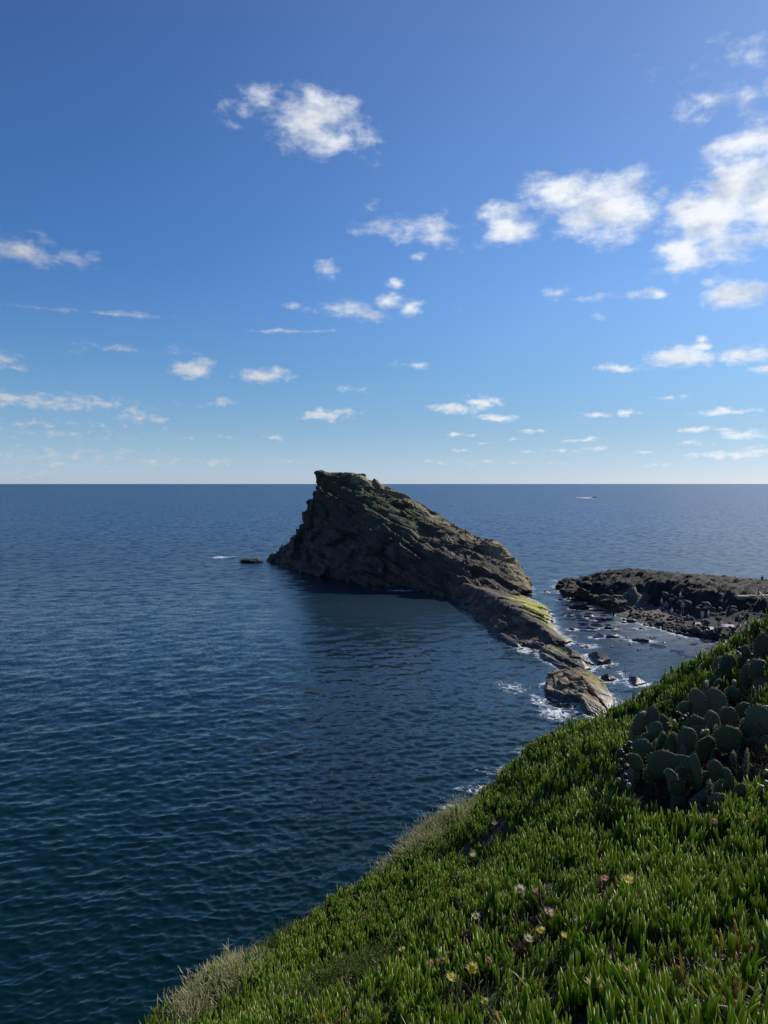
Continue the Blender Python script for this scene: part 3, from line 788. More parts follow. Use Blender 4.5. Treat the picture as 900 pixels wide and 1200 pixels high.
# ------------------------------------------------------------------ people on the reef and beach
skin = plain('skin', (.42, .25, .17), .6, .1, 20)
hairm = plain('dark_hair', (.03, .02, .015), .6, .3, 30)
CLOTH = {k: plain(k + '_cloth', c_, .85, .12, 30) for k, c_ in dict(white=(.75, .74, .72), grey=(.36, .37, .40), navy=(.03, .04, .07), black=(.02, .02, .022), red=(.42, .07, .06), pink=(.55, .30, .28), tan=(.35, .27, .18), blue=(.10, .18, .32)).items()}
def body_meshes(pose):
    """front of the figure is -Y"""
    B = MB(); S = MB(); T = MB(); Hh = MB()
    V3 = Vector
    if pose in ('stand', 'walk', 'wade'):
        hip = .92; sp_ = .09
        if pose == 'walk': fL, fR = V3((-.10, -.28, .07)), V3((.10, .24, .09)); kL, kR = V3((-.10, -.20, .50)), V3((.10, .06, .49))
        else: fL, fR = V3((-.11, .01, .07)), V3((.12, .02, .07)); kL, kR = V3((-.10, -.02, .50)), V3((.11, -.01, .50))
        legs = [(V3((-sp_, 0, hip)), kL, fL), (V3((sp_, 0, hip)), kR, fR)]
        lean = 0
    else:
        hip = .14; legs = [(V3((-.09, 0, .13)), V3((-.14, -.36, .40)), V3((-.12, -.62, .06))), (V3((.09, 0, .13)), V3((.15, -.40, .36)), V3((.13, -.68, .06)))]
        lean = .10
    hz = hip
    ch = V3((0, lean * .6, hz + .40)); nk = V3((0, lean, hz + .58)); hd = V3((0, lean - .02, hz + .74))
    B.capsule((0, 0, hz), (0, lean * .4, hz + .18), .135, .12); B.capsule((0, lean * .4, hz + .18), ch, .12, .15)
    B.capsule((-.13, lean * .8, hz + .49), (.13, lean * .8, hz + .49), .075, .075); B.capsule((-.08, 0, hz), (.08, 0, hz), .11, .11)
    B.capsule(ch, nk, .11, .055); B.capsule(nk, hd, .052, .05)
    B.ellipsoid(hd + V3((0, 0, .02)), (.077, .095, .118)); B.capsule(hd + V3((0, -.09, 0)), hd + V3((0, -.105, -.025)), .013, .018, 6)
    for s in (-1, 1):
        B.ellipsoid(hd + V3((s * .078, .01, .01)), (.012, .022, .032), 6, 5)
        B.ellipsoid(hd + V3((s * .03, -.088, .03)), (.013, .010, .009), 6, 5)
    B.ellipsoid(hd + V3((0, -.090, -.045)), (.025, .010, .008), 6, 5)
    for s, (a, k, f_) in zip((-1, 1), legs):
        B.capsule(a, k, .085, .055); B.capsule(k, f_, .055, .036); B.capsule(f_ + V3((0, .03, -.03)), f_ + V3((0, -.15, -.04)), .04, .032, 8)
        sh = V3((s * .19, lean * .8, hz + .49))
        if pose == 'sit': el, wr_ = V3((s * .27, .10, hz + .24)), V3((s * .20, -.12, hz + .22))
        elif pose == 'walk': el, wr_ = V3((s * .25, .05 * s, hz + .22)), V3((s * .25, -.10 + .12 * s, hz + .02))
        else: el, wr_ = V3((s * .26, .03, hz + .21)), V3((s * .25, -.05, hz - .03))
        B.capsule(sh, el, .05, .038); B.capsule(el, wr_, .038, .026)
        dr = (wr_ - el).normalized(); sd = dr.cross(V3((1, 0, 0))).normalized()
        pm = wr_ + dr * .08; B.capsule(wr_, pm, .026, .036, 8)
        for j, L in enumerate((.07, .085, .08, .06)):
            a0 = pm + sd * (.03 - .02 * j) + dr * .015
            a1 = a0 + dr * L * .55; a2 = a1 + (dr + V3((-s * .35, 0, 0))).normalized() * L * .45
            B.capsule(a0, a1, .0095, .009, 6); B.capsule(a1, a2, .009, .008, 6)
        B.capsule(wr_ + dr * .03 + sd * .025, wr_ + dr * .07 + sd * .06, .011, .009, 6)
        # trousers and sleeves
        T.capsule(a, k, .100, .072); T.capsule(k, k.lerp(f_, .25), .072, .070)
        S.capsule(sh, sh.lerp(el, .6), .068, .062)
    T.capsule((-.08, 0, hz), (.08, 0, hz), .125, .125)
    S.capsule((0, 0, hz + .06), (0, lean * .4, hz + .2), .150, .138); S.capsule((0, lean * .4, hz + .18), ch, .138, .168); S.capsule((-.13, lean * .8, hz + .48), (.13, lean * .8, hz + .48), .088, .088)
    Hh.ellipsoid(hd + V3((0, .022, .045)), (.086, .095, .105)); Hh.ellipsoid(hd + V3((0, .06, -.01)), (.075, .06, .10))
    return [voxel(B.mesh('body', None), .012, 'body'), voxel(S.mesh('shirt', None), .02, 'shirt'), voxel(T.mesh('trousers', None), .02, 'trousers'), voxel(Hh.mesh('hair', None), .015, 'hair')]
POSES = {}
for ps in ('stand', 'walk', 'sit'):
    ms = body_meshes(ps)
    for q, mt in zip(ms, (skin, CLOTH['white'], CLOTH['navy'], hairm)):
        q.materials.append(mt); q.polygons.foreach_set('use_smooth', np.ones(len(q.polygons), bool))
    POSES[ps] = ms
def person(px, py, pose, top, legs, rz, label, sink=0.0, z=None):
    c_ = reef_pt(px, py) if z is None else at_z(px, py, z)
    if z is None:
        zz = max(float(reef_z([c_.x], [c_.y])[0]), 0); c_.z = max(c_.z, zz)
    t = empty('person', (c_.x, c_.y, c_.z - sink), rz); tag(t, label, 'person', 'people on the beach and reef')
    for q, nm, cl_ in zip(POSES[pose], ('body', 'shirt', 'trousers', 'hair'), (None, top, legs, None)):
        o = mobj(nm, q, t)
        if cl_:
            o.material_slots[0].link = 'OBJECT'; o.material_slots[0].material = CLOTH[cl_]
person(719, 723.5, 'stand', 'black', 'black', .5, 'person in dark clothes wading in the shallows off the beach', sink=.25, z=0)
person(787, 724, 'stand', 'white', 'tan', .3, 'person in a white top standing at the back of the beach')
person(800, 718, 'walk', 'grey', 'red', -.6, 'person in a grey top standing above the reddish sitters')
person(775, 713.5, 'walk', 'grey', 'navy', 1.2, 'person in dull grey farthest left below the reef bank')
person(780.5, 717, 'stand', 'blue', 'black', -.3, 'person in dull blue next to the grey one under the reef bank')
person(797, 705, 'walk', 'white', 'grey', .9, 'person in white climbing the dark reef bank')
person(793, 728, 'sit', 'red', 'navy', .2, 'person in red sitting on the cobbles')
person(798, 729, 'sit', 'pink', 'tan', -.3, 'person in pink sitting beside the one in red')
person(807, 727, 'sit', 'white', 'white', .5, 'person all in white sitting among the pale stones')
person(823, 727.5, 'stand', 'white', 'grey', -.8, 'person in white and grey bending over the stones, right part of the beach')
person(830, 728, 'walk', 'white', 'tan', .8, 'person in white and tan walking at the right part of the beach')
person(844, 732, 'sit', 'tan', 'white', .4, 'person in tan sitting alone at the right end of the beach')
person(893, 684.5, 'stand', 'black', 'navy', 2.8, 'person in dark clothes standing on the reef skyline against the sea', z=4.9)

# pale flat stones / towels on the shore
tw = plain('pale_towel', (.70, .68, .66), .9, .1, 10)
for (px, py, w, lab) in ((809, 725, 1.9, 'pale towel spread beside the person all in white'), (852, 734, 2.0, 'pale towel lying right of the person in tan'), (831, 737, 1.8, 'pale towel on the cobbles nearest the water'), (820, 733, 1.4, 'narrow pale towel left of the one nearest the water')):
    c_ = reef_pt(px, py); n = 10
    zz = max(float(reef_z([c_.x], [c_.y])[0]), c_.z) + .12
    xs = np.linspace(-.5, .5, n); a, b_ = np.meshgrid(xs * w, xs * .9)
    hz = .10 * perlin(np.c_[a.ravel() * 2 + px, b_.ravel() * 2, np.zeros(n * n)]) + b_.ravel() * .25
    ii = (np.arange(n - 1)[:, None] * n + np.arange(n - 1)[None, :]).ravel()
    vt = np.c_[a.ravel(), b_.ravel(), hz]
    f4 = np.c_[ii, ii + 1, ii + n + 1, ii + n]
    fb = np.c_[ii + n, ii + n + 1, ii + 1, ii] + n * n
    o = mobj('towel', pymesh('towel', np.concatenate([vt, vt - np.array((0, 0, .015))]), np.concatenate([f4, fb]), tw), loc=(c_.x, c_.y, zz)); o.rotation_euler = (0, 0, random.uniform(-.4, .4))
    tag(o, lab, 'towel')

# ------------------------------------------------------------------ the speeding boat near the horizon
white = plain('white_hull', (.75, .76, .78), .35, .05, 2); darkh = plain('dark_hull', (.03, .035, .045), .4, .1, 2)
bl = at_z(696.5, 583.2)
boat = empty('motor_boat', (bl.x, bl.y, 0.1)); tag(boat, 'small dark motor boat trailing a white wake near the horizon', 'boat')
secs = [(-3.2, 1.0, 1.0), (-1, 1.15, 1.0), (1, 1.05, 1.1), (2.4, .65, 1.3), (3.4, .05, 1.5)]
mb = MB(); v = []; f = []
for (x, w, h) in secs: v += [(x, -w, h), (x, -w * .8, .2), (x, 0, -.25), (x, w * .8, .2), (x, w, h)]
for i in range(4):
    for j in range(4): f.append((i * 5 + j, (i + 1) * 5 + j, (i + 1) * 5 + j + 1, i * 5 + j + 1))
f.append((0, 1, 2, 3, 4)); 
for i in range(4): f.append((i * 5 + 4, (i + 1) * 5 + 4, (i + 1) * 5, i * 5))
mb.add(v, f); mb.build('hull', darkh, boat)
mb = MB(); mb.box((-.2, 0, 1.6), (1.4, 1.0, 1.1)); mb.build('console', white, boat, False)
mb = MB(); mb.box((.6, 0, 2.2), (.06, 1.1, .6), Matrix.Rotation(-.5, 3, 'Y')); mb.build('windscreen', darkh, boat, False)
mb = MB(); mb.box((-3.4, 0, 1.1), (.5, .5, .9)); mb.capsule((-3.45, 0, .7), (-3.45, 0, -.5), .14, .1); mb.build('outboard_motor', darkh, boat, False)

# ------------------------------------------------------------------ the sea
foamm = None
ROCK = np.concatenate(ROCKPTS)
yy = np.concatenate([np.linspace(1330, 700, 560), np.linspace(699, 580, 210), 567 + 13 * np.exp(np.linspace(-.05, -4.2, 40))])
rs = np.concatenate([[2, 8, 14, 20, 25], H * F / (yy - 567.0)])
rs = np.append(rs, 60000.)
azs = np.unique(np.concatenate([np.linspace(-math.pi, -.62, 40), np.linspace(-.62, .62, 560), np.linspace(.62, math.pi, 40)]))
A_, R_ = np.meshgrid(azs, rs)
X = (np.sin(A_) * R_).ravel(); Y = (np.cos(A_) * R_).ravel(); Rf = R_.ravel()
dr = np.gradient(rs); DR = np.maximum(np.repeat(dr, len(azs)), Rf * .0022)
lee = 1 - .58 * np.exp(-(((X - 2) / 26) ** 2 + ((Y - 150) / 34) ** 2)) + 1.1 * np.exp(-(((X - 42) / 15) ** 2 + ((Y - 132) / 30) ** 2))
gust = 1 + .35 * fbm(np.c_[X * .010, Y * .005, np.zeros_like(X)], 3)
Z = np.zeros_like(X); DX = np.zeros_like(X); DY = np.zeros_like(X)
sel = Rf < 1200
xs, ys, drs = X[sel], Y[sel], DR[sel]
zacc = np.zeros_like(xs); dxa = np.zeros_like(xs); dya = np.zeros_like(xs)
wr_ = np.random.default_rng(9)
lam = np.exp(np.linspace(math.log(.30), math.log(18), 100))
for L in lam:
    th = R(12) + wr_.normal(0, .85 if L < 3 else .45)
    kx, ky = -math.sin(th) * 2 * math.pi / L, math.cos(th) * 2 * math.pi / L
    a = .0054 * L ** .62 * (1 if L < 1.4 else (1.4 / L) ** .85)
    fade = np.clip((L / drs - 2.0) / 2.5, 0, 1)
    ph = kx * xs + ky * ys + wr_.uniform(0, 6.28)
    zacc += a * fade * np.sin(ph); c_ = a * fade * 1.15 * np.cos(ph)
    dxa += c_ * kx / math.hypot(kx, ky); dya += c_ * ky / math.hypot(kx, ky)
gl = (gust * np.minimum(lee, 1.0))[sel]
Z[sel] = zacc * gl; X2 = X.copy(); Y2 = Y.copy(); X2[sel] += dxa * gl; Y2[sel] += dya * gl
# foam: round the rocks, along the cliff foot and where swells break
kd = kdtree.KDTree(len(ROCK))
for i, q in enumerate(ROCK): kd.insert((q[0], q[1], 0), i)
kd.balance()
foam = np.zeros_like(X)
near = np.where((Y > 60) & (Y < 260) & (X > -60) & (X < 110) & (np.abs(np.arctan2(X, Y)) < .62))[0]
dist = np.array([kd.find((X[i], Y[i], 0))[2] for i in near])
wseg = np.clip((X[near] - 12) / 10, 0.35, 1)
foam[near] = np.exp(-dist / (.9 * wseg + .4)) * (.40 + .42 * wseg)
def fpatch(px, py, hw, hh, s):
    c_ = at_z(px, py); sx = c_.y / F * hw; sy = c_.y ** 2 / (H * F) * hh
    foam[:] = np.maximum(foam, s * np.exp(-(((X - c_.x) / sx) ** 2 + ((Y - c_.y) / sy) ** 2)))
for q in [(258,653,13,1.5,.85),(275,652,12,1.2,.5),(686,583.4,7,.7,1.5),(602,806,22,9,.62),(585,800,12,6,.5),(650,836,24,10,.85),(632,822,14,10,.7),(616,762,18,6,.75),(724,832,5,10,.9),(716,815,4,8,.6),(640,745,8,4,.4),(690,757,18,5,.7),(665,702,8,4,.5),
          (690,800,10,10,.4),(730,790,14,7,.55),(725,800,10,5,.5),(708,782,10,5,.55),(560,716,10,5,.5),(575,735,9,5,.55),(472,692,24,1.6,.75),(440,690,12,1.4,.5),(650,680,10,3,.5),(590,905,40,12,.50),(560,925,40,14,.5),(620,880,30,12,.5),(530,945,30,14,.45),(640,690,10,2,.4),(655,735,7,3,.5),(670,745,10,4,.5)]:
    fpatch(*q)
# the boat's wake
wk = at_z(684, 583.2)
foam = np.maximum(foam, 0)
nr, na = A_.shape
ii = (np.arange(nr - 1)[:, None] * na + np.arange(na - 1)[None, :]).ravel()
fc = np.c_[ii, ii + na, ii + na + 1, ii + 1]
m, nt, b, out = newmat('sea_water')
g = N(nt, 'ShaderNodeNewGeometry'); pos = g.outputs['Position']; nor = g.outputs['Normal']
pstr = VM(nt, 'MULTIPLY', pos, (.62, 1.0, 1.0))
pstr = VM(nt, 'ADD', pstr, VM(nt, 'MULTIPLY', N(nt, 'ShaderNodeCombineXYZ', {0: N(nt, 'ShaderNodeSeparateXYZ', {0: pos}).outputs[1], 1: N(nt, 'ShaderNodeSeparateXYZ', {0: pos}).outputs[0], 2: 0.0}).outputs[0], (.12, -.12, 0)))
leeA = N(nt, 'ShaderNodeAttribute', attribute_name='lee').outputs['Fac']
def slope(scale, amp, detail):
    c_ = noise(nt, pstr, scale, detail, .6, 0.0, out=1)
    return VM(nt, 'SCALE', VM(nt, 'SUBTRACT', c_, (.5, .5, .5)), Scale=amp)
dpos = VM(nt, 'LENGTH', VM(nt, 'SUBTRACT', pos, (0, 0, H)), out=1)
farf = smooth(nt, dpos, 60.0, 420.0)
sl = VM(nt, 'ADD', slope(3.2, .42, 5), VM(nt, 'SCALE', slope(.55, 1.0, 5), Scale=M(nt, 'MULTIPLY_ADD', farf, 1.25, .25)))
patch = noise(nt, VM(nt, 'MULTIPLY', pos, (.006, .016, 0)), 1.0, 4, .6)
sl = VM(nt, 'SCALE', sl, Scale=M(nt, 'MULTIPLY', leeA, M(nt, 'MULTIPLY_ADD', patch, 1.0, .5)))
sl = VM(nt, 'MULTIPLY', sl, (1, 1, 0))
nrm = VM(nt, 'NORMALIZE', VM(nt, 'ADD', nor, sl))
nt.links.new(nrm, b.inputs['Normal'])
wc = mixc(nt, noise(nt, pos, .02, 4, .6), (.0006, .0100, .0112), (.0010, .0158, .0160))
at = N(nt, 'ShaderNodeAttribute', attribute_name='shoal_glitter').outputs['Fac']
wc = mixc(nt, at, wc, (.058, .090, .128))  # pale turbid water, with the cove's sun glitter put into the colour
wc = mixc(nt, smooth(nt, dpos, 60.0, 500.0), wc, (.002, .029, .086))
b.inputs['Specular Tint'].default_value = (.74, .93, 1.0, 1)
nt.links.new(wc, b.inputs['Base Color']); nt.links.new(M(nt, 'ADD', M(nt, 'MULTIPLY_ADD', at, .34, .10), M(nt, 'MULTIPLY', smooth(nt, dpos, 20.0, 280.0), .19)), b.inputs['Roughness']); b.inputs['IOR'].default_value = 1.333
fa = N(nt, 'ShaderNodeAttribute', attribute_name='foam').outputs['Fac']
wv = VM(nt, 'ADD', pos, VM(nt, 'SCALE', VM(nt, 'SUBTRACT', noise(nt, pos, .5, 4, .6, out=1), (.5, .5, .5)), Scale=2.2))
ln1 = M(nt, 'ABSOLUTE', M(nt, 'SUBTRACT', noise(nt, wv, .55, 4, .6, .8), .5)); ln2 = M(nt, 'ABSOLUTE', M(nt, 'SUBTRACT', noise(nt, wv, 1.5, 4, .6, .6), .5))
lace = M(nt, 'SUBTRACT', 1.0, smooth(nt, M(nt, 'MINIMUM', ln1, M(nt, 'MULTIPLY', ln2, 1.3)), 0.0, .07))
fn = noise(nt, pos, 1.1, 7, .7)
fv = M(nt, 'ADD', M(nt, 'MULTIPLY', fa, 1.2), M(nt, 'ADD', M(nt, 'MULTIPLY_ADD', fn, 1.6, -.85), M(nt, 'MULTIPLY_ADD', lace, .60, -.36)))
fm = M(nt, 'MULTIPLY', smooth(nt, fv, .55, .95), smooth(nt, fa, .08, .25))
df = N(nt, 'ShaderNodeBsdfDiffuse', {0: (.78, .82, .85, 1)})
mx = N(nt, 'ShaderNodeMixShader', {0: fm, 1: b.outputs[0], 2: df.outputs[0]})
nt.links.new(mx.outputs[0], out.inputs[0])
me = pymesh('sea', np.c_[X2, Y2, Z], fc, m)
fattr(me, 'foam', foam); fattr(me, 'lee', lee)
shoal_glitter = np.exp(-(((X - 6) / 24) ** 2 + ((Y - 150) / 30) ** 2)) * .26 + np.exp(-(((X - 45) / 15) ** 2 + ((Y - 128) / 26) ** 2)) * .9  # calm bay tint plus cove patch whose pale colour stands for sun glitter
fattr(me, 'shoal_glitter', np.clip(shoal_glitter, 0, 1))
sea = tag(mobj('sea', me), 'deep blue wind-rippled sea reaching to the horizon', kind='structure')
# spray thrown up behind the boat
mb = MB(); n = 60
fw = leafmat('spray_foam', (.85, .88, .90), (.9, .92, .94), .5, .04, .9)
v = []; f = []
x0 = at_z(675, 583.2).x - bl.x; x1 = at_z(694.5, 583.2).x - bl.x
for i in range(n):
    t = i / (n - 1); x = x0 + (x1 - x0) * t; h = (1.1 + .5 * math.sin(t * 9) * math.sin(t * 23)) * (.35 + .65 * t); w = 3.5 - 2 * t
    v += [(x, -w, -.3), (x, -w * .5, h * .7), (x, 0, h * random.uniform(.85, 1.1)), (x, w * .5, h * .7), (x, w, -.3)]
for i in range(n - 1):
    for j in range(4): f.append((i * 5 + j, (i + 1) * 5 + j, (i + 1) * 5 + j + 1, i * 5 + j + 1))
mb.add(v, f); o = mb.build('boat_wake', fw); o.location = (bl.x, bl.y, 0)
tag(o, 'streak of white spray behind the motor boat', kind='stuff')

# ------------------------------------------------------------------ plants: leaf materials
ML = leafmat('ice_plant_leaf', (.165, .250, .026), (.38, .42, .09), .58, .5, rough=.36)
MLY = leafmat('yellowed_leaf', (.30, .29, .045), (.46, .34, .10), .55, .35)
MLR = leafmat('reddened_leaf', (.16, .070, .035), (.22, .06, .04), .3)
MG = leafmat('pale_grass_blade', (.26, .27, .11), (.62, .58, .38), .5)
MGG = leafmat('green_grass_blade', (.13, .18, .03), (.20, .24, .06), .5)
MDRY = leafmat('dry_leaf', (.30, .26, .18), (.42, .37, .27), .15, .3, .6)
MTW = leafmat('dead_twig', (.05, .035, .024), (.08, .055, .035), .0, .3, .9)
MW = leafmat('weed_leaf', (.14, .19, .045), (.26, .28, .09), .5)

def leaf(mb, tips, base, dirv, L, w, bend, sides=3, rings=4, flat=1.0):
    d_ = Vector(dirv).normalized(); side = d_.cross(Vector((0, 0, 1)))
    if side.length < .05: side = Vector((1, 0, 0))
    side.normalize(); nrm_ = side.cross(d_).normalized()
    a0 = random.uniform(0, 6.28)
    v = []
    for i in range(rings):
        t = i / rings
        c_ = Vector(base) + d_ * L * t + nrm_ * bend * L * t * t
        rr_ = w * (.75 + .9 * t - 1.45 * t * t)
        for k in range(sides):
            a = a0 + 2 * math.pi * k / sides
            v.append(c_ + side * rr_ * math.cos(a) + nrm_ * rr_ * flat * math.sin(a)); tips.append(t)
    v.append(Vector(base) + d_ * L + nrm_ * bend * L); tips.append(1.0)
    f = []
    for i in range(rings - 1):
        for k in range(sides): f.append((i * sides + k, i * sides + (k + 1) % sides, (i + 1) * sides + (k + 1) % sides, (i + 1) * sides + k))
    for k in range(sides): f.append(((rings - 1) * sides + k, (rings - 1) * sides + (k + 1) % sides, rings * sides))
    mb.add(v, f)
def blade(mb, tips, base, dirv, L, w, droop, segs=4):
    d_ = Vector(dirv).normalized(); side = d_.cross(Vector((0, 0, 1)))
    if side.length < .05: side = Vector((random.uniform(-1, 1), random.uniform(-1, 1), 0))
    side.normalize(); p_ = Vector(base); v = []
    for i in range(segs):
        t = i / segs; ww = w * (1 - .75 * t)
        v += [p_ - side * ww, p_ + side * ww]; tips += [t, t]
        p_ = p_ + d_ * (L / segs); d_ = (d_ + Vector((0, 0, -droop / segs))).normalized()
    v.append(p_); tips.append(1)
    f = [(2 * i, 2 * i + 1, 2 * i + 3, 2 * i + 2) for i in range(segs - 1)] + [(2 * segs - 2, 2 * segs - 1, 2 * segs)]
    mb.add(v, f)
def variant_set(name, n, make, mat):
    c_ = bpy.data.collections.new(name)
    for k in range(n):
        mb = MB(); tips = []
        make(mb, tips, k)
        me = mb.mesh('%s_clump' % name, mat); fattr(me, 'tip', tips)
        o = bpy.data.objects.new('%s_clump.%03d' % (name, k), me); c_.objects.link(o)
    return c_
def rdir(lean, az=None):
    a = random.uniform(0, 6.28) if az is None else az
    return Vector((math.sin(lean) * math.cos(a), math.sin(lean) * math.sin(a), math.cos(lean)))
def mk_ice(mb, tips, k):
    for s in range(random.randint(4, 6)):        # shoots, each with pairs of upright fingers
        bx, by = random.uniform(-.07, .07), random.uniform(-.07, .07)
        lean0 = random.uniform(0, .45); a0 = random.uniform(0, 6.28); ax = rdir(lean0, a0)
        for j in range(random.randint(3, 5)):
            a = a0 + math.pi * (j % 2) + random.uniform(-.5, .5) + (j // 2) * 1.4
            dv = ax + rdir(random.uniform(.15, .62), a) * .9
            leaf(mb, tips, (bx + ax.x * .02 * j, by + ax.y * .02 * j, -.03 + .016 * j), dv, random.uniform(.075, .135), random.uniform(.0074, .0108), random.uniform(-.05, .22), flat=.9)
def mk_fluff(mb, tips, k):
    for s in range(46):
        leaf(mb, tips, (random.gauss(0, .05), random.gauss(0, .05), random.uniform(-.02, .05)), rdir(random.uniform(0, 1.0)), random.uniform(.03, .06), .0028, .1)
def mk_grass(mb, tips, k):
    for s in range(30):
        a = random.uniform(0, 6.28)
        if s % 3 == 0:
            b0 = (random.gauss(0, .05), random.gauss(0, .05), -.02); dv = rdir(random.uniform(.05, .7), a); L = random.uniform(.14, .26)
            blade(mb, tips, b0, dv, L, .0012, .4, 4); e_ = Vector(mb.v[-1]); nt_ = len(tips)
            leaf(mb, tips, e_ - dv * .03, dv + Vector((-.3, 0, -.25)), random.uniform(.05, .09), .0042, .2, 3, 4)
            tips[nt_:] = [1.0] * (len(tips) - nt_)
            continue
        blade(mb, tips, (random.gauss(0, .05), random.gauss(0, .05), -.02), rdir(random.uniform(.05, .9), a), random.uniform(.10, .26), .0017, random.uniform(.3, 1.5), 5)
def mk_weed(mb, tips, k):
    for s in range(16):
        a = random.uniform(0, 6.28)
        blade(mb, tips, (random.gauss(0, .02), random.gauss(0, .02), -.01), rdir(random.uniform(.3, 1.1), a), random.uniform(.08, .18), random.uniform(.004, .009), random.uniform(.3, 1.3), 5)
def mk_dry(mb, tips, k):
    leaf(mb, tips, (-.04, 0, .03), Vector((1, random.uniform(-.3, .3), random.uniform(-.1, .7))), random.uniform(.06, .12), random.uniform(.0035, .006), random.uniform(-.1, .1), 3, 4, .6)
def mk_twig(mb, tips, k):
    for s in range(5):
        p_ = Vector((random.gauss(0, .04), random.gauss(0, .04), -.01)); pts = [p_]
        dv = rdir(random.uniform(.5, 1.3))
        for j in range(4):
            p_ = p_ + dv * random.uniform(.03, .06); dv = (dv + Vector((random.gauss(0, .35), random.gauss(0, .35), random.gauss(0, .3)))).normalized(); pts.append(p_)
        nv = len(mb.v); mb.tube(pts, [.0035, .003, .0025, .002, .001], 4); tips += [.3] * (len(mb.v) - nv)
V_ICE = variant_set('ice_plant', 14, mk_ice, ML)
V_RED = variant_set('red_leaf', 5, mk_ice, MLR)
V_YEL = variant_set('yellow_leaf', 5, mk_ice, MLY)
V_FLF = variant_set('fluffy_weed', 6, mk_fluff, MGG)
V_GRS = variant_set('pale_grass', 8, mk_grass, MG)
V_GGR = variant_set('green_grass', 6, mk_grass, MGG)
V_WED = variant_set('weed', 6, mk_weed, MW)
V_DRY = variant_set('dry_leaf', 6, mk_dry, MDRY)
V_TWG = variant_set('twig', 6, mk_twig, MTW)

def scatter(name, coll, P, E, S, label):
    me = bpy.data.meshes.new(name); me.vertices.add(len(P)); me.vertices.foreach_set('co', np.asarray(P, np.float32).ravel())
    a = me.attributes.new('rot', 'FLOAT_VECTOR', 'POINT'); a.data.foreach_set('vector', np.asarray(E, np.float32).ravel())
    a = me.attributes.new('scl', 'FLOAT', 'POINT'); a.data.foreach_set('value', np.asarray(S, np.float32))
    a = me.attributes.new('pick', 'INT', 'POINT'); a.data.foreach_set('value', rng.integers(0, len(coll.objects), len(P)).astype(np.int32))
    me.update()
    o = mobj(name, me)
    ng = bpy.data.node_groups.new(name, 'GeometryNodeTree')
    ng.interface.new_socket('Geometry', in_out='INPUT', socket_type='NodeSocketGeometry'); ng.interface.new_socket('Geometry', in_out='OUTPUT', socket_type='NodeSocketGeometry')
    gi = ng.nodes.new('NodeGroupInput'); go = ng.nodes.new('NodeGroupOutput')
    ci = ng.nodes.new('GeometryNodeCollectionInfo'); ci.inputs['Collection'].default_value = coll; ci.inputs['Separate Children'].default_value = True; ci.inputs['Reset Children'].default_value = True
    ip = ng.nodes.new('GeometryNodeInstanceOnPoints'); ip.inputs['Pick Instance'].default_value = True
    def na(nm, ty):
        q = ng.nodes.new('GeometryNodeInputNamedAttribute'); q.data_type = ty; q.inputs[0].default_value = nm
        return next(s for s in q.outputs if s.enabled and s.name == 'Attribute')
    L = ng.links.new
    L(gi.outputs[0], ip.inputs['Points']); L(ci.outputs[0], ip.inputs['Instance'])
    L(na('pick', 'INT'), ip.inputs['Instance Index']); L(na('rot', 'FLOAT_VECTOR'), ip.inputs['Rotation']); L(na('scl', 'FLOAT'), ip.inputs['Scale'])
    L(ip.outputs[0], go.inputs[0])
    md = o.modifiers.new('scatter', 'NODES'); md.node_group = ng
    return tag(o, label, kind='stuff')
def scr_mask(P, spots):
    sx, sy = screen_of(P); o = np.zeros(len(P))
    for (px, py, a, b_, ang, s) in spots:
        c_, s_ = math.cos(R(ang)), math.sin(R(ang)); dx = sx - px; dy = sy - py
        u = (dx * c_ + dy * s_) / a; w = (-dx * s_ + dy * c_) / b_
        o = np.maximum(o, s * np.exp(-(u * u + w * w)))
    return o
def eul(n, lean):
    return np.c_[rng.normal(0, lean, n), rng.normal(0, lean, n), rng.uniform(0, 6.28, n)]
def polar_pts(n, a0=-.75, a1=.85, r0=1.3, extra=1.4):
    a = rng.uniform(a0, a1, n); re = np.interp(a, ea, er) + extra
    r_ = np.sqrt(rng.uniform(0, 1, n) * (re ** 2 - r0 ** 2) + r0 ** 2)
    x, y = np.sin(a) * r_, np.cos(a) * r_
    return np.c_[x, y, hill_z(x, y)]
PALE = [(490,985,60,20,-33,1.2),(455,1005,30,16,-38,1.1),(530,962,35,14,-25,.9),(262,1168,44,20,-35,1.1),(225,1195,30,14,-30,.8)]
FLUF = [(430,1145,60,22,-28,1.2),(370,1180,45,22,-30,.9),(330,1105,40,16,-30,.7)]
WEED = [(870,1150,60,40,0,1.1),(800,1185,70,30,0,.9),(640,1175,40,20,0,.35),(760,1120,30,15,0,.5),(860,1110,40,20,0,.6),(900,1190,40,30,0,1)]
BARE = [(290,1125,26,9,-35,1.3),(835,915,70,45,-10,1.0),(880,900,50,60,0,1.0),(715,1060,22,10,0,.7),(630,1120,24,12,0,.7),(740,1175,24,14,0,.6),(600,1190,20,10,0,.5),(650,1065,20,10,0,.6)]
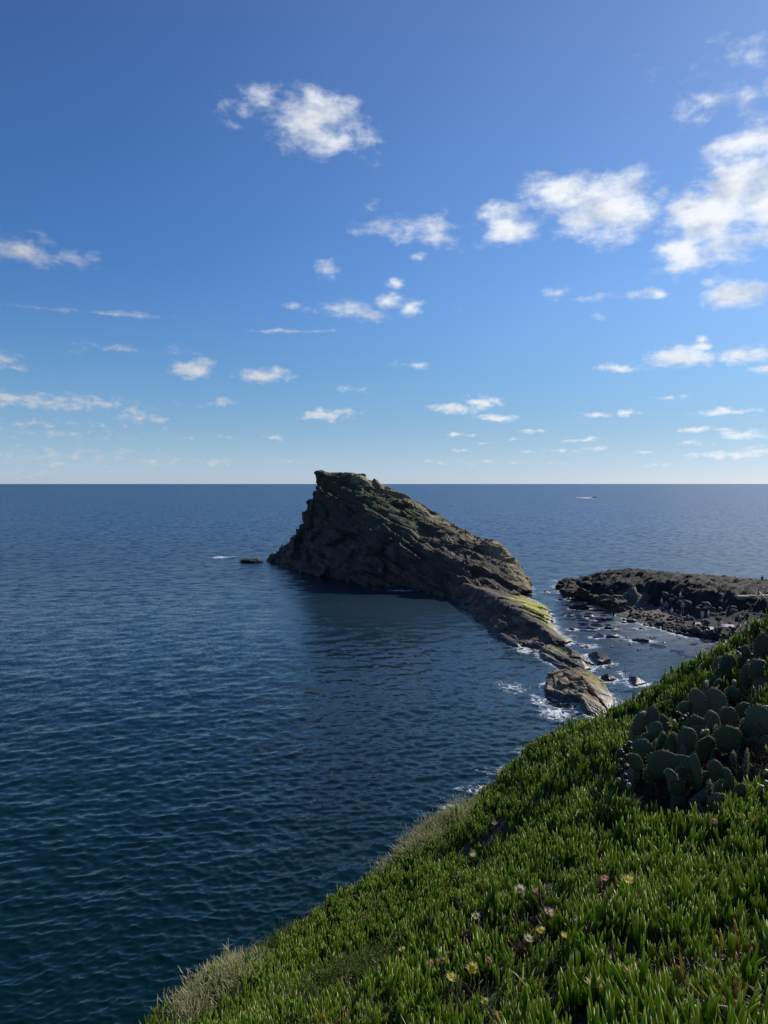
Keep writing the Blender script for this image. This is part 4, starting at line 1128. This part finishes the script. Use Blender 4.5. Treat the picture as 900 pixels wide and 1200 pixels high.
FL = [(697,1170,20,'yellow','largest pale yellow flower, lowest of all near the bottom edge'),(735,1057,15,'yellow','bright yellow flower highest on the right among brown stems'),
 (553,1149,14,'yellow','bright yellow flower just right of the pair of pink ones'),(528,1166,14,'yellow','bright yellow flower just below the pink pair'),
 (609,1057,13,'cream','pale yellow flower left of a small pink flower'),(643,1085,13,'blush','blush white open flower in a dark gap'),(634,1101,11,'yellow','dull yellow flower under the blush white one'),
 (661,1124,10,'yellow','narrow half-shut yellow flower seen from the side'),(618,1110,11,'cream','pale cream flower lower left of the blush white one'),(557,1083,11,'cream','pale cream flower alone in green leaves left of the gap'),
 (571,1074,7,'cream','tiny cream bud above the lone cream flower'),(472,1127,8,'yellow','small yellow flower farthest left among the ice plants'),(473,1097,7,'blush','small white bloom above the small left yellow flower'),
 (668,893,8,'cream','white flower near the brow below the sea slabs'),(569,1190,9,'yellow','pale yellow half-hidden flower at the lower edge'),
 (504,1149,10,'pink','left one of the pair of pink withered flowers'),(518,1147,10,'pink','right one of the pair of pink withered flowers'),(572,1141,9,'pink','deep pink flower up right of the bright yellow one'),
 (628,1059,8,'pink','dusky pink flower right of a pale yellow flower'),(708,1046,11,'pink','pink flower among brown stems left of the highest yellow one'),(836,969,9,'pink','small pink bloom below the cactus'),(678,1087,9,'blush','faded blush flower right of the open blush white one'),
 (554,1007,7,'cream','cream bloom in the shaded upper left of the carpet'),(580,967,6,'blush','tiny pale bloom at the shaded brow'),(862,1198,8,'pink','pink spot at the lower right among weeds')]
FPOS = []
for (px, py, w, kind_, lab) in FL:
    g_ = ground_hit(px, py + 4)
    v = ray(px, py); v = v / v.y
    q = Vector((0, 0, H)) + v * (g_.y - .20)
    q.z = max(q.z, float(hill_z([q.x], [q.y])[0]) + .15)
    FPOS.append(q)
P = np.concatenate([polar_pts(14500), polar_pts(60000)])
P = P[np.r_[np.ones(14500, bool), (np.hypot(P[14500:, 0], P[14500:, 1]) < 5.0) & (np.arange(60000) % 5 == 0)]]
Q = polar_pts(26000)
sl_ = np.hypot((hill_z(Q[:, 0] + .05, Q[:, 1]) - Q[:, 2]) / .05, (hill_z(Q[:, 0], Q[:, 1] + .05) - Q[:, 2]) / .05)
Q = Q[np.clip((sl_ - .75) * 1.6, 0, 1) > rng.uniform(0, 1, len(Q))]
P = np.concatenate([P, Q])
fx = np.array([(q.x, q.y) for q in FPOS])
far_f = np.min(np.linalg.norm(P[:, None, :2] - fx[None], axis=2), axis=1) > .055
far_f &= np.min(np.linalg.norm(P[:, None, :2] - (fx - fx / np.linalg.norm(fx, axis=1)[:, None] * .11)[None], axis=2), axis=1) > .07
far_f &= np.min(np.linalg.norm(P[:, None, :2] - (fx - fx / np.linalg.norm(fx, axis=1)[:, None] * .24)[None], axis=2), axis=1) > .07
gap = perlin(P * 2.2 + 3) * .9 + perlin(P * 5.0) * .5
bare = scr_mask(P, BARE); pale = scr_mask(P, PALE); fl = scr_mask(P, FLUF); wd = scr_mask(P, WEED)
u = rng.uniform(0, 1, len(P))
ok = far_f & (np.maximum(gap, -.22) * 1.35 + .60 > u * .85) & (bare < u) & (pale * .45 < u) & (fl * .85 < u) & (wd * .75 < u)
P1 = P[ok]; n = len(P1)
E1 = eul(n, .16); E1[:, 0] += -.10; E1[:, 1] += .10
szn = 1 + .55 * np.clip(perlin(P1 * 1.35 + 77) * 1.6, -.55, .7)
P1[:, 2] += rng.uniform(-.01, .035, n)
scatter('ice_plant_carpet', V_ICE, P1, E1, np.minimum(rng.uniform(.7, 1.25, n) * szn * (1 + .25 * np.clip(gap[ok], -.5, .5)), 1.3), 'dense carpet of upright green ice plant leaves covering the hillside')
redm = np.clip(perlin(P * 1.7 + 31) * 1.6 - .2, 0, 1) * .6 + np.clip(-gap - .3, 0, 1) * .5 + bare * .25 + scr_mask(P, [(630,1085,30,16,0,.5),(600,1195,30,10,0,.4),(860,1185,16,10,0,.9),(700,860,30,8,0,.5),(735,1090,20,10,0,.5),(655,1195,25,10,0,.5)]) * .5
redm = redm + (~far_f) * .05
ok = redm > rng.uniform(0, 1, len(P)) * 1.3
P2 = P[ok]; scatter('reddish_ice_plant', V_RED, P2 + np.array((0, 0, -.005)), eul(len(P2), .35), rng.uniform(.6, 1.0, len(P2)), 'old reddish brown ice plant shoots among the green')
ok = np.clip(perlin(P * 1.9 + 51) * 1.5, 0, 1) * .12 + .02 > rng.uniform(0, 1, len(P))
P9 = P[ok]; scatter('yellowing_ice_plant', V_YEL, P9, eul(len(P9), .3), rng.uniform(.6, 1.1, len(P9)), 'yellowing ice plant shoots scattered through the green carpet')
ok = (pale > rng.uniform(0, 1, len(P)) * .95 + .18)
P3 = P[ok]; P3 = np.repeat(P3, 2, 0) + rng.normal(0, .05, (len(P3) * 2, 3)) * np.array((1, 1, .1))
E3 = eul(len(P3), .22); E3[:, 1] -= .25
scatter('pale_feather_grass', V_GRS, P3, E3, rng.uniform(.55, 1.05, len(P3)), 'pale feathery grass tufts on the hillside brink')
ok = (fl > rng.uniform(0, 1, len(P)) * .8 + .2)
P4 = P[ok]; P4 = np.repeat(P4, 2, 0) + rng.normal(0, .05, (len(P4) * 2, 3)) * np.array((1, 1, .2))
scatter('fluffy_green_weeds', V_FLF, P4, eul(len(P4), .2), rng.uniform(.8, 1.4, len(P4)), 'soft bright green weeds with fine leaves in mounds')
ok = (wd > rng.uniform(0, 1, len(P)) * 1.1 + .15)
P5 = P[ok]; P5 = np.repeat(P5, 3, 0) + rng.normal(0, .05, (len(P5) * 3, 3)) * np.array((1, 1, .15)); scatter('leafy_weeds', V_WED, P5, eul(len(P5), .25), rng.uniform(.4, .9, len(P5)), 'broad bladed weeds and grass at the bottom right')
ok = rng.uniform(0, 1, len(P)) < .035 + wd * .06
P6 = P[ok]; scatter('dry_leaves', V_DRY, P6 + np.array((0, 0, .065)), eul(len(P6), .45), rng.uniform(.6, 1.15, len(P6)), 'scattered pale dry leaves lying on the ice plant')
ok = (bare * .8 + np.clip(-gap - .15, 0, 1) * 1.2 + .10 + (~far_f) * .15 > rng.uniform(0, 1, len(P)))
P7 = P[ok]; scatter('dead_twigs', V_TWG, P7, eul(len(P7), .2), rng.uniform(.5, 1.3, len(P7)), 'brown dead twigs in the bare gaps of the carpet')
ok = (rng.uniform(0, 1, len(P)) < .02)
P8 = P[ok]; scatter('green_grass_tufts', V_GGR, P8, eul(len(P8), .2), rng.uniform(.4, .7, len(P8)), 'thin green grass tufts poking through the ice plant')

# ------------------------------------------------------------------ ice plant flowers
MY = leafmat('yellow_petal', (.80, .70, .16), (.85, .78, .35), .3, .1, .6)
MC = leafmat('cream_petal', (.80, .74, .50), (.85, .80, .62), .3, .1, .6)
MP = leafmat('pink_petal', (.52, .24, .22), (.66, .42, .36), .3, .2, .6)
MB_ = leafmat('blush_petal', (.78, .52, .44), (.85, .70, .62), .3, .1, .6)
MCE = plain('flower_centre', (.75, .55, .06), .8, .2, 60)
MST = plain('flower_stalk', (.10, .14, .03), .6, .2, 40)
def flower_meshes(mat, openness, seed):
    random.seed(seed)
    mb = MB(); tips = []
    for ringi, (n_, L) in enumerate(((22, .034), (18, .028))):
        for k in range(n_):
            a = 2 * math.pi * k / n_ + .1 * ringi
            blade(mb, tips, (.006 * math.cos(a), .006 * math.sin(a), .0), rdir(openness + .1 - .3 * ringi + random.uniform(-.12, .12), a), L * random.uniform(.85, 1.1), .0042, -.25, 3)
    pe = mb.mesh('petals', mat); fattr(pe, 'tip', tips)
    mb = MB(); mb.ellipsoid((0, 0, .004), (.008, .008, .006)); 
    for k in range(14): a = k * 2.4; mb.tube([(0, 0, .004), (.007 * math.cos(a), .007 * math.sin(a), .015)], .0008, 3)
    ce = mb.mesh('centre', MCE)
    mb = MB(); mb.tube([(0, 0, -.15), (.004, 0, -.07), (.002, .002, -.018), (0, 0, -.004), (0, 0, .003)], [.004, .004, .007, .011, .006], 8); st = mb.mesh('stalk', MST)
    return pe, ce, st
FM = {'yellow': flower_meshes(MY, .68, 1), 'cream': flower_meshes(MC, .62, 2), 'pink': flower_meshes(MP, .45, 3), 'blush': flower_meshes(MB_, .7, 4)}
random.seed(99)
for (px, py, w, kind_, lab), q in zip(FL, FPOS):
    t = empty('ice_plant_flower', q, random.uniform(0, 6.28)); tag(t, lab, 'flower', 'ice plant flowers')
    t.rotation_euler = (random.uniform(.05, .5), random.uniform(-.25, .25), random.uniform(-.6, .6))
    s_ = w / F * q.y / .060 * 1.22; t.scale = (s_, s_, s_)
    for me_, nm in zip(FM[kind_], ('petals', 'centre', 'stalk')): mobj(nm, me_, t)
# one tall pale blade standing by itself on the left
g_ = ground_hit(364, 1160)
mb = MB(); tips = []
leaf(mb, tips, (0, 0, -.05), Vector((.05, 0, 1)), .30, .011, .03, 3, 5, .5)
me = mb.mesh('pale_leaf', MDRY); fattr(me, 'tip', tips)
tag(mobj('pale_leaf', me, loc=g_), 'single tall pale leaf standing upright on the left slope', 'leaf')

# ------------------------------------------------------------------ prickly pear cactus
m, nt, b, out = newmat('cactus_skin')
tc = N(nt, 'ShaderNodeTexCoord').outputs['Object']; oi = N(nt, 'ShaderNodeObjectInfo').outputs['Random']
nz = noise(nt, tc, 9, 6, .65)
c = mixc(nt, M(nt, 'MULTIPLY_ADD', oi, .6, M(nt, 'MULTIPLY', nz, .5)), (.030, .044, .018), (.074, .094, .042))
c = mixc(nt, smooth(nt, noise(nt, tc, 4, 6, .7), .60, .74), c, (.15, .13, .075))
vor = N(nt, 'ShaderNodeTexVoronoi', {'Vector': tc, 'Scale': 32.0, 'Randomness': .55}).outputs['Distance']
c = mixc(nt, M(nt, 'SUBTRACT', 1.0, smooth(nt, vor, .05, .16)), c, (.20, .19, .12))
nt.links.new(c, b.inputs['Base Color']); b.inputs['Roughness'].default_value = .6
bp = N(nt, 'ShaderNodeBump', {'Height': nz, 'Strength': .4, 'Distance': .01}); nt.links.new(bp.outputs[0], b.inputs['Normal'])
MCAC = m
MWD = plain('woody_pad', (.11, .095, .065), .9, .35, 14)
MSP = leafmat('cactus_spine', (.55, .50, .36), (.6, .55, .4), .4, .1, .6)
MFR = plain('purple_fruit', (.040, .014, .020), .5, .3, 20)
MFG = plain('green_fruit', (.22, .22, .11), .5, .25, 20)
def pad_mesh(seed):
    rg = np.random.default_rng(seed); v = []; f = []; n, mrow = 20, 12
    lop = rg.uniform(-.10, .10); bow = rg.uniform(-.12, .12)
    for i in range(mrow + 1):
        t = i / mrow
        t = (1 - math.cos(math.pi * (.04 + .955 * t))) / 2
        e_ = (t - .60) / .405 if t > .6 else (.60 - t) / .63
        w = .5 * max(1 - abs(e_) ** (2.15 if t > .6 else 2.0), .0) ** .5
        th = .085 * max(1 - abs(2 * t - 1) ** 3, .05) ** .6
        for k in range(n):
            a = 2 * math.pi * k / n
            sx = math.copysign(abs(math.cos(a)) ** .8, math.cos(a)); x = w * sx * (1 + .05 * math.sin(5 * t + seed)) + lop * t
            y = th * math.sin(a) + bow * (t - .5) ** 2 * 2
            v.append((x, y, t))
    v = np.array(v); v[:, 1] += .022 * perlin(v * 3.1 + seed); v[:, 0] += .07 * perlin(v * 2.3 + seed + 7); v[:, 2] += .06 * perlin(v * 2.7 + seed + 13)
    for i in range(mrow):
        for k in range(n): f.append((i * n + k, i * n + (k + 1) % n, (i + 1) * n + (k + 1) % n, (i + 1) * n + k))
    f.append(tuple(range(n - 1, -1, -1))); f.append(tuple(mrow * n + k for k in range(n)))
    me = pymesh('pad', v, f, MCAC)
    sm = MB(); tips = []
    for i in range(2, mrow + 1):
        for k in range(n):
            edge = k in (0, n // 2) or i == mrow
            if not edge and (k % 3 != i % 3 or rg.random() < .3): continue
            p_ = v[i * n + k]; c_ = np.array((0, p_[1] * .2, min(p_[2], .72)))
            nv_ = Vector(p_ - c_) if edge else Vector((0, math.copysign(1, math.sin(2 * math.pi * k / n)), 0))
            nv_.normalize()
            for s in range(3 if edge else 2):
                dv = (nv_ + Vector(rg.normal(0, .35, 3))).normalized(); L = rg.uniform(.05, .10)
                a = Vector(p_); sd = dv.cross(Vector((.3, .2, 1))).normalized() * .006
                kk_ = len(sm.v); sm.v += [tuple(a - sd), tuple(a + sd), tuple(a + dv * L), tuple(a + dv.cross(sd.normalized()) * .006)]
                sm.f += [(kk_, kk_ + 1, kk_ + 2), (kk_ + 1, kk_ + 3, kk_ + 2), (kk_ + 3, kk_, kk_ + 2)]
    ms = sm.mesh('spines', MSP, False); fattr(ms, 'tip', np.zeros(len(sm.v)))
    return me, ms
PADS = [pad_mesh(100 + k) for k in range(9)]
mb = MB(); mb.tube([(0, 0, 0), (0, 0, .015), (0, 0, .04), (0, 0, .055), (0, 0, .062), (0, 0, .056)], [.006, .017, .024, .021, .014, .004], 10)
FRU = mb.mesh('fruit', MFR); FRG = FRU.copy(); FRG.materials.clear(); FRG.materials.append(MFG)
zp = lambda cx, cy, w, h, tilt=0, dd=0, yaw=0: (720 + cx / 5, 740 + cy / 5, w / 5, h / 5, tilt, dd, yaw)
LEFTP = [zp(490,430,95,150,-.15),zp(580,425,115,145,.1),zp(415,450,75,70,-.3,.1),zp(675,520,105,130,-.35),zp(580,535,95,115,.0,-.15),zp(465,560,115,130,-.1,-.1),
 zp(220,500,75,120,.1),zp(150,545,125,95,-.5),zp(240,575,70,80,.2,-.1),zp(270,645,75,110,-.1,-.15),zp(155,690,100,115,.3,-.1),zp(120,765,85,100,-.2,-.2),zp(190,625,75,60,.5),zp(340,655,85,110,.15,-.2),
 zp(425,645,125,135,-.1,-.25),zp(530,690,165,140,.15,-.25),zp(285,785,155,150,.2,-.3),zp(400,775,105,95,-.3,-.35),zp(470,810,150,70,1.3,-.35),zp(330,845,85,60,.9,-.4),zp(600,600,110,110,.2,-.05),zp(520,480,80,90,.3,.15)]
RIGHTP = [zp(865,110,120,165,.05,.3),zp(665,215,115,150,-.05,.4),zp(760,150,75,105,.25,.3),zp(770,270,115,130,.2,.2),zp(850,255,120,150,-.1,.15),zp(600,325,85,95,.0,.4),zp(690,370,90,105,.15,.25),zp(620,260,75,90,-.2,.5),
 zp(670,635,155,140,.1,-.2),zp(845,545,135,210,.0,-.2),zp(600,825,160,85,1.2,-.3),zp(770,810,50,190,.0,-.3,1.25),zp(700,755,65,100,.1,-.2,.6),zp(660,865,34,110,-.1,-.3,1.3),zp(740,965,85,120,.15,-.35),
 zp(560,935,130,60,1.05,-.4,.3),zp(870,995,85,90,-.2,-.35),zp(640,990,90,60,1.2,-.4),zp(820,395,120,60,1.3,.1),zp(890,400,100,130,.1,.1),zp(900,700,130,150,-.1,-.1),zp(800,680,90,120,.2,0),zp(930,870,120,140,.1,-.2),zp(760,470,80,110,-.1,.1),zp(850,330,90,110,.3,.2),
 zp(960,200,140,170,.1,.2),zp(980,480,140,180,-.1,.0),zp(1000,760,140,170,.1,-.1),zp(940,60,120,150,-.2,.4)]
def cactus(pads, fruits, label, seed):
    random.seed(seed)
    D = lambda py: 6.05 + (945 - py) / 200 * 1.9
    gp = ground_hit(sum(q[0] for q in pads) / len(pads), max(q[1] for q in pads))
    t = empty('prickly_pear_cactus', gp); tag(t, label, 'cactus')
    items = []
    fill = []
    for q in pads:
        for _k in range(random.choice((1, 2, 2, 3))): fill.append((q[0] + random.uniform(-12, 12), q[1] + random.uniform(2, 14), random.uniform(18, 27), random.uniform(20, 30), random.uniform(-.8, .8), q[5] + random.uniform(.05, .45), random.uniform(-1.0, 1.0)))
    recs = []
    for j, (px, py, w, h, tilt, dd, yaw) in enumerate(pads + fill):
        dep = D(py) + dd
        c_ = at_d(px, py, dep); sc = dep / F
        k = random.randrange(len(PADS)); me, ms = PADS[k]
        W, L = w * sc * random.uniform(1.02, 1.28), h * sc * random.uniform(1.02, 1.25)
        rot = Euler((random.uniform(-.25, .25), tilt + random.uniform(-.2, .2), yaw + random.uniform(-.8, .8)), 'XYZ')
        if abs(yaw) > .9: W = max(W, L * .6)
        base = c_ - rot.to_matrix() @ Vector((0, 0, L * .5))
        o = mobj('pad', me, t, base - gp); o.rotation_euler = rot; o.scale = (W, .21, L)
        sp_ = mobj('spines', ms, o); sp_['kind'] = 'stuff'
        recs.append((o, rot, W, L))
    for (px, py, col, dd) in fruits:
        dep = D(py) + dd; c_ = at_d(px, py, dep)
        o = mobj('fruit', FRU if col == 'p' else FRG, t, c_ - gp - Vector((0, 0, .03))); o.rotation_euler = (random.uniform(-.5, .5), random.uniform(-.5, .5), 0); s_ = random.uniform(.7, 1.0); o.scale = (s_, s_, s_)
    # old woody pads and stems that carry the rest
    for j in range(7):
        q = random.choice(pads); dep = D(q[1]) + q[5] + .25
        a = at_d(q[0], q[1], dep); gz = Vector((a.x + random.uniform(-.15, .15), a.y - .1, 0)); gz.z = float(hill_z([gz.x], [gz.y])[0]) - .05
        mb = MB(); md_ = a.lerp(gz, .5) + Vector((random.uniform(-.1, .1), .05, 0))
        mb.tube([gz - gp, gz.lerp(md_, .5) - gp, md_ - gp, md_.lerp(a, .5) - gp, a - gp], [.075, .06, .07, .055, .05], 9, flat=.7)
        mb.build('stem', MWD, t)
    return t
zf = lambda cx, cy, c_, dd=-.25: (720 + cx / 5, 740 + cy / 5, c_, dd)
cactus(LEFTP, [zf(385,480,'p'),zf(410,500,'p'),zf(365,475,'p'),zf(432,482,'p'),zf(395,510,'p'),zf(325,560,'p',-.3),zf(70,670,'p'),zf(95,690,'p'),zf(50,715,'p'),zf(40,760,'p'),zf(65,790,'p'),zf(62,845,'p'),zf(38,708,'p'),zf(85,660,'p'),zf(80,735,'p'),zf(45,815,'p'),zf(70,880,'p'),zf(505,585,'g',-.4),zf(545,592,'g',-.4),zf(360,535,'g'),zf(310,540,'p'),zf(85,905,'g'),zf(30,870,'g')],
       'prickly pear cactus with dark purple fruit at its left edge, nearer the water', 51)
cactus(RIGHTP, [zf(735,100,'p',.1),zf(722,125,'p',.1),zf(695,295,'g'),zf(800,140,'p',.1),zf(780,175,'g',0),zf(740,140,'g',.1),zf(865,180,'p'),zf(760,520,'g'),zf(880,820,'g',-.5),zf(860,920,'g',-.5),zf(885,880,'g',-.5),zf(890,450,'g')],
       'taller prickly pear cactus filling the right edge of the picture', 52)
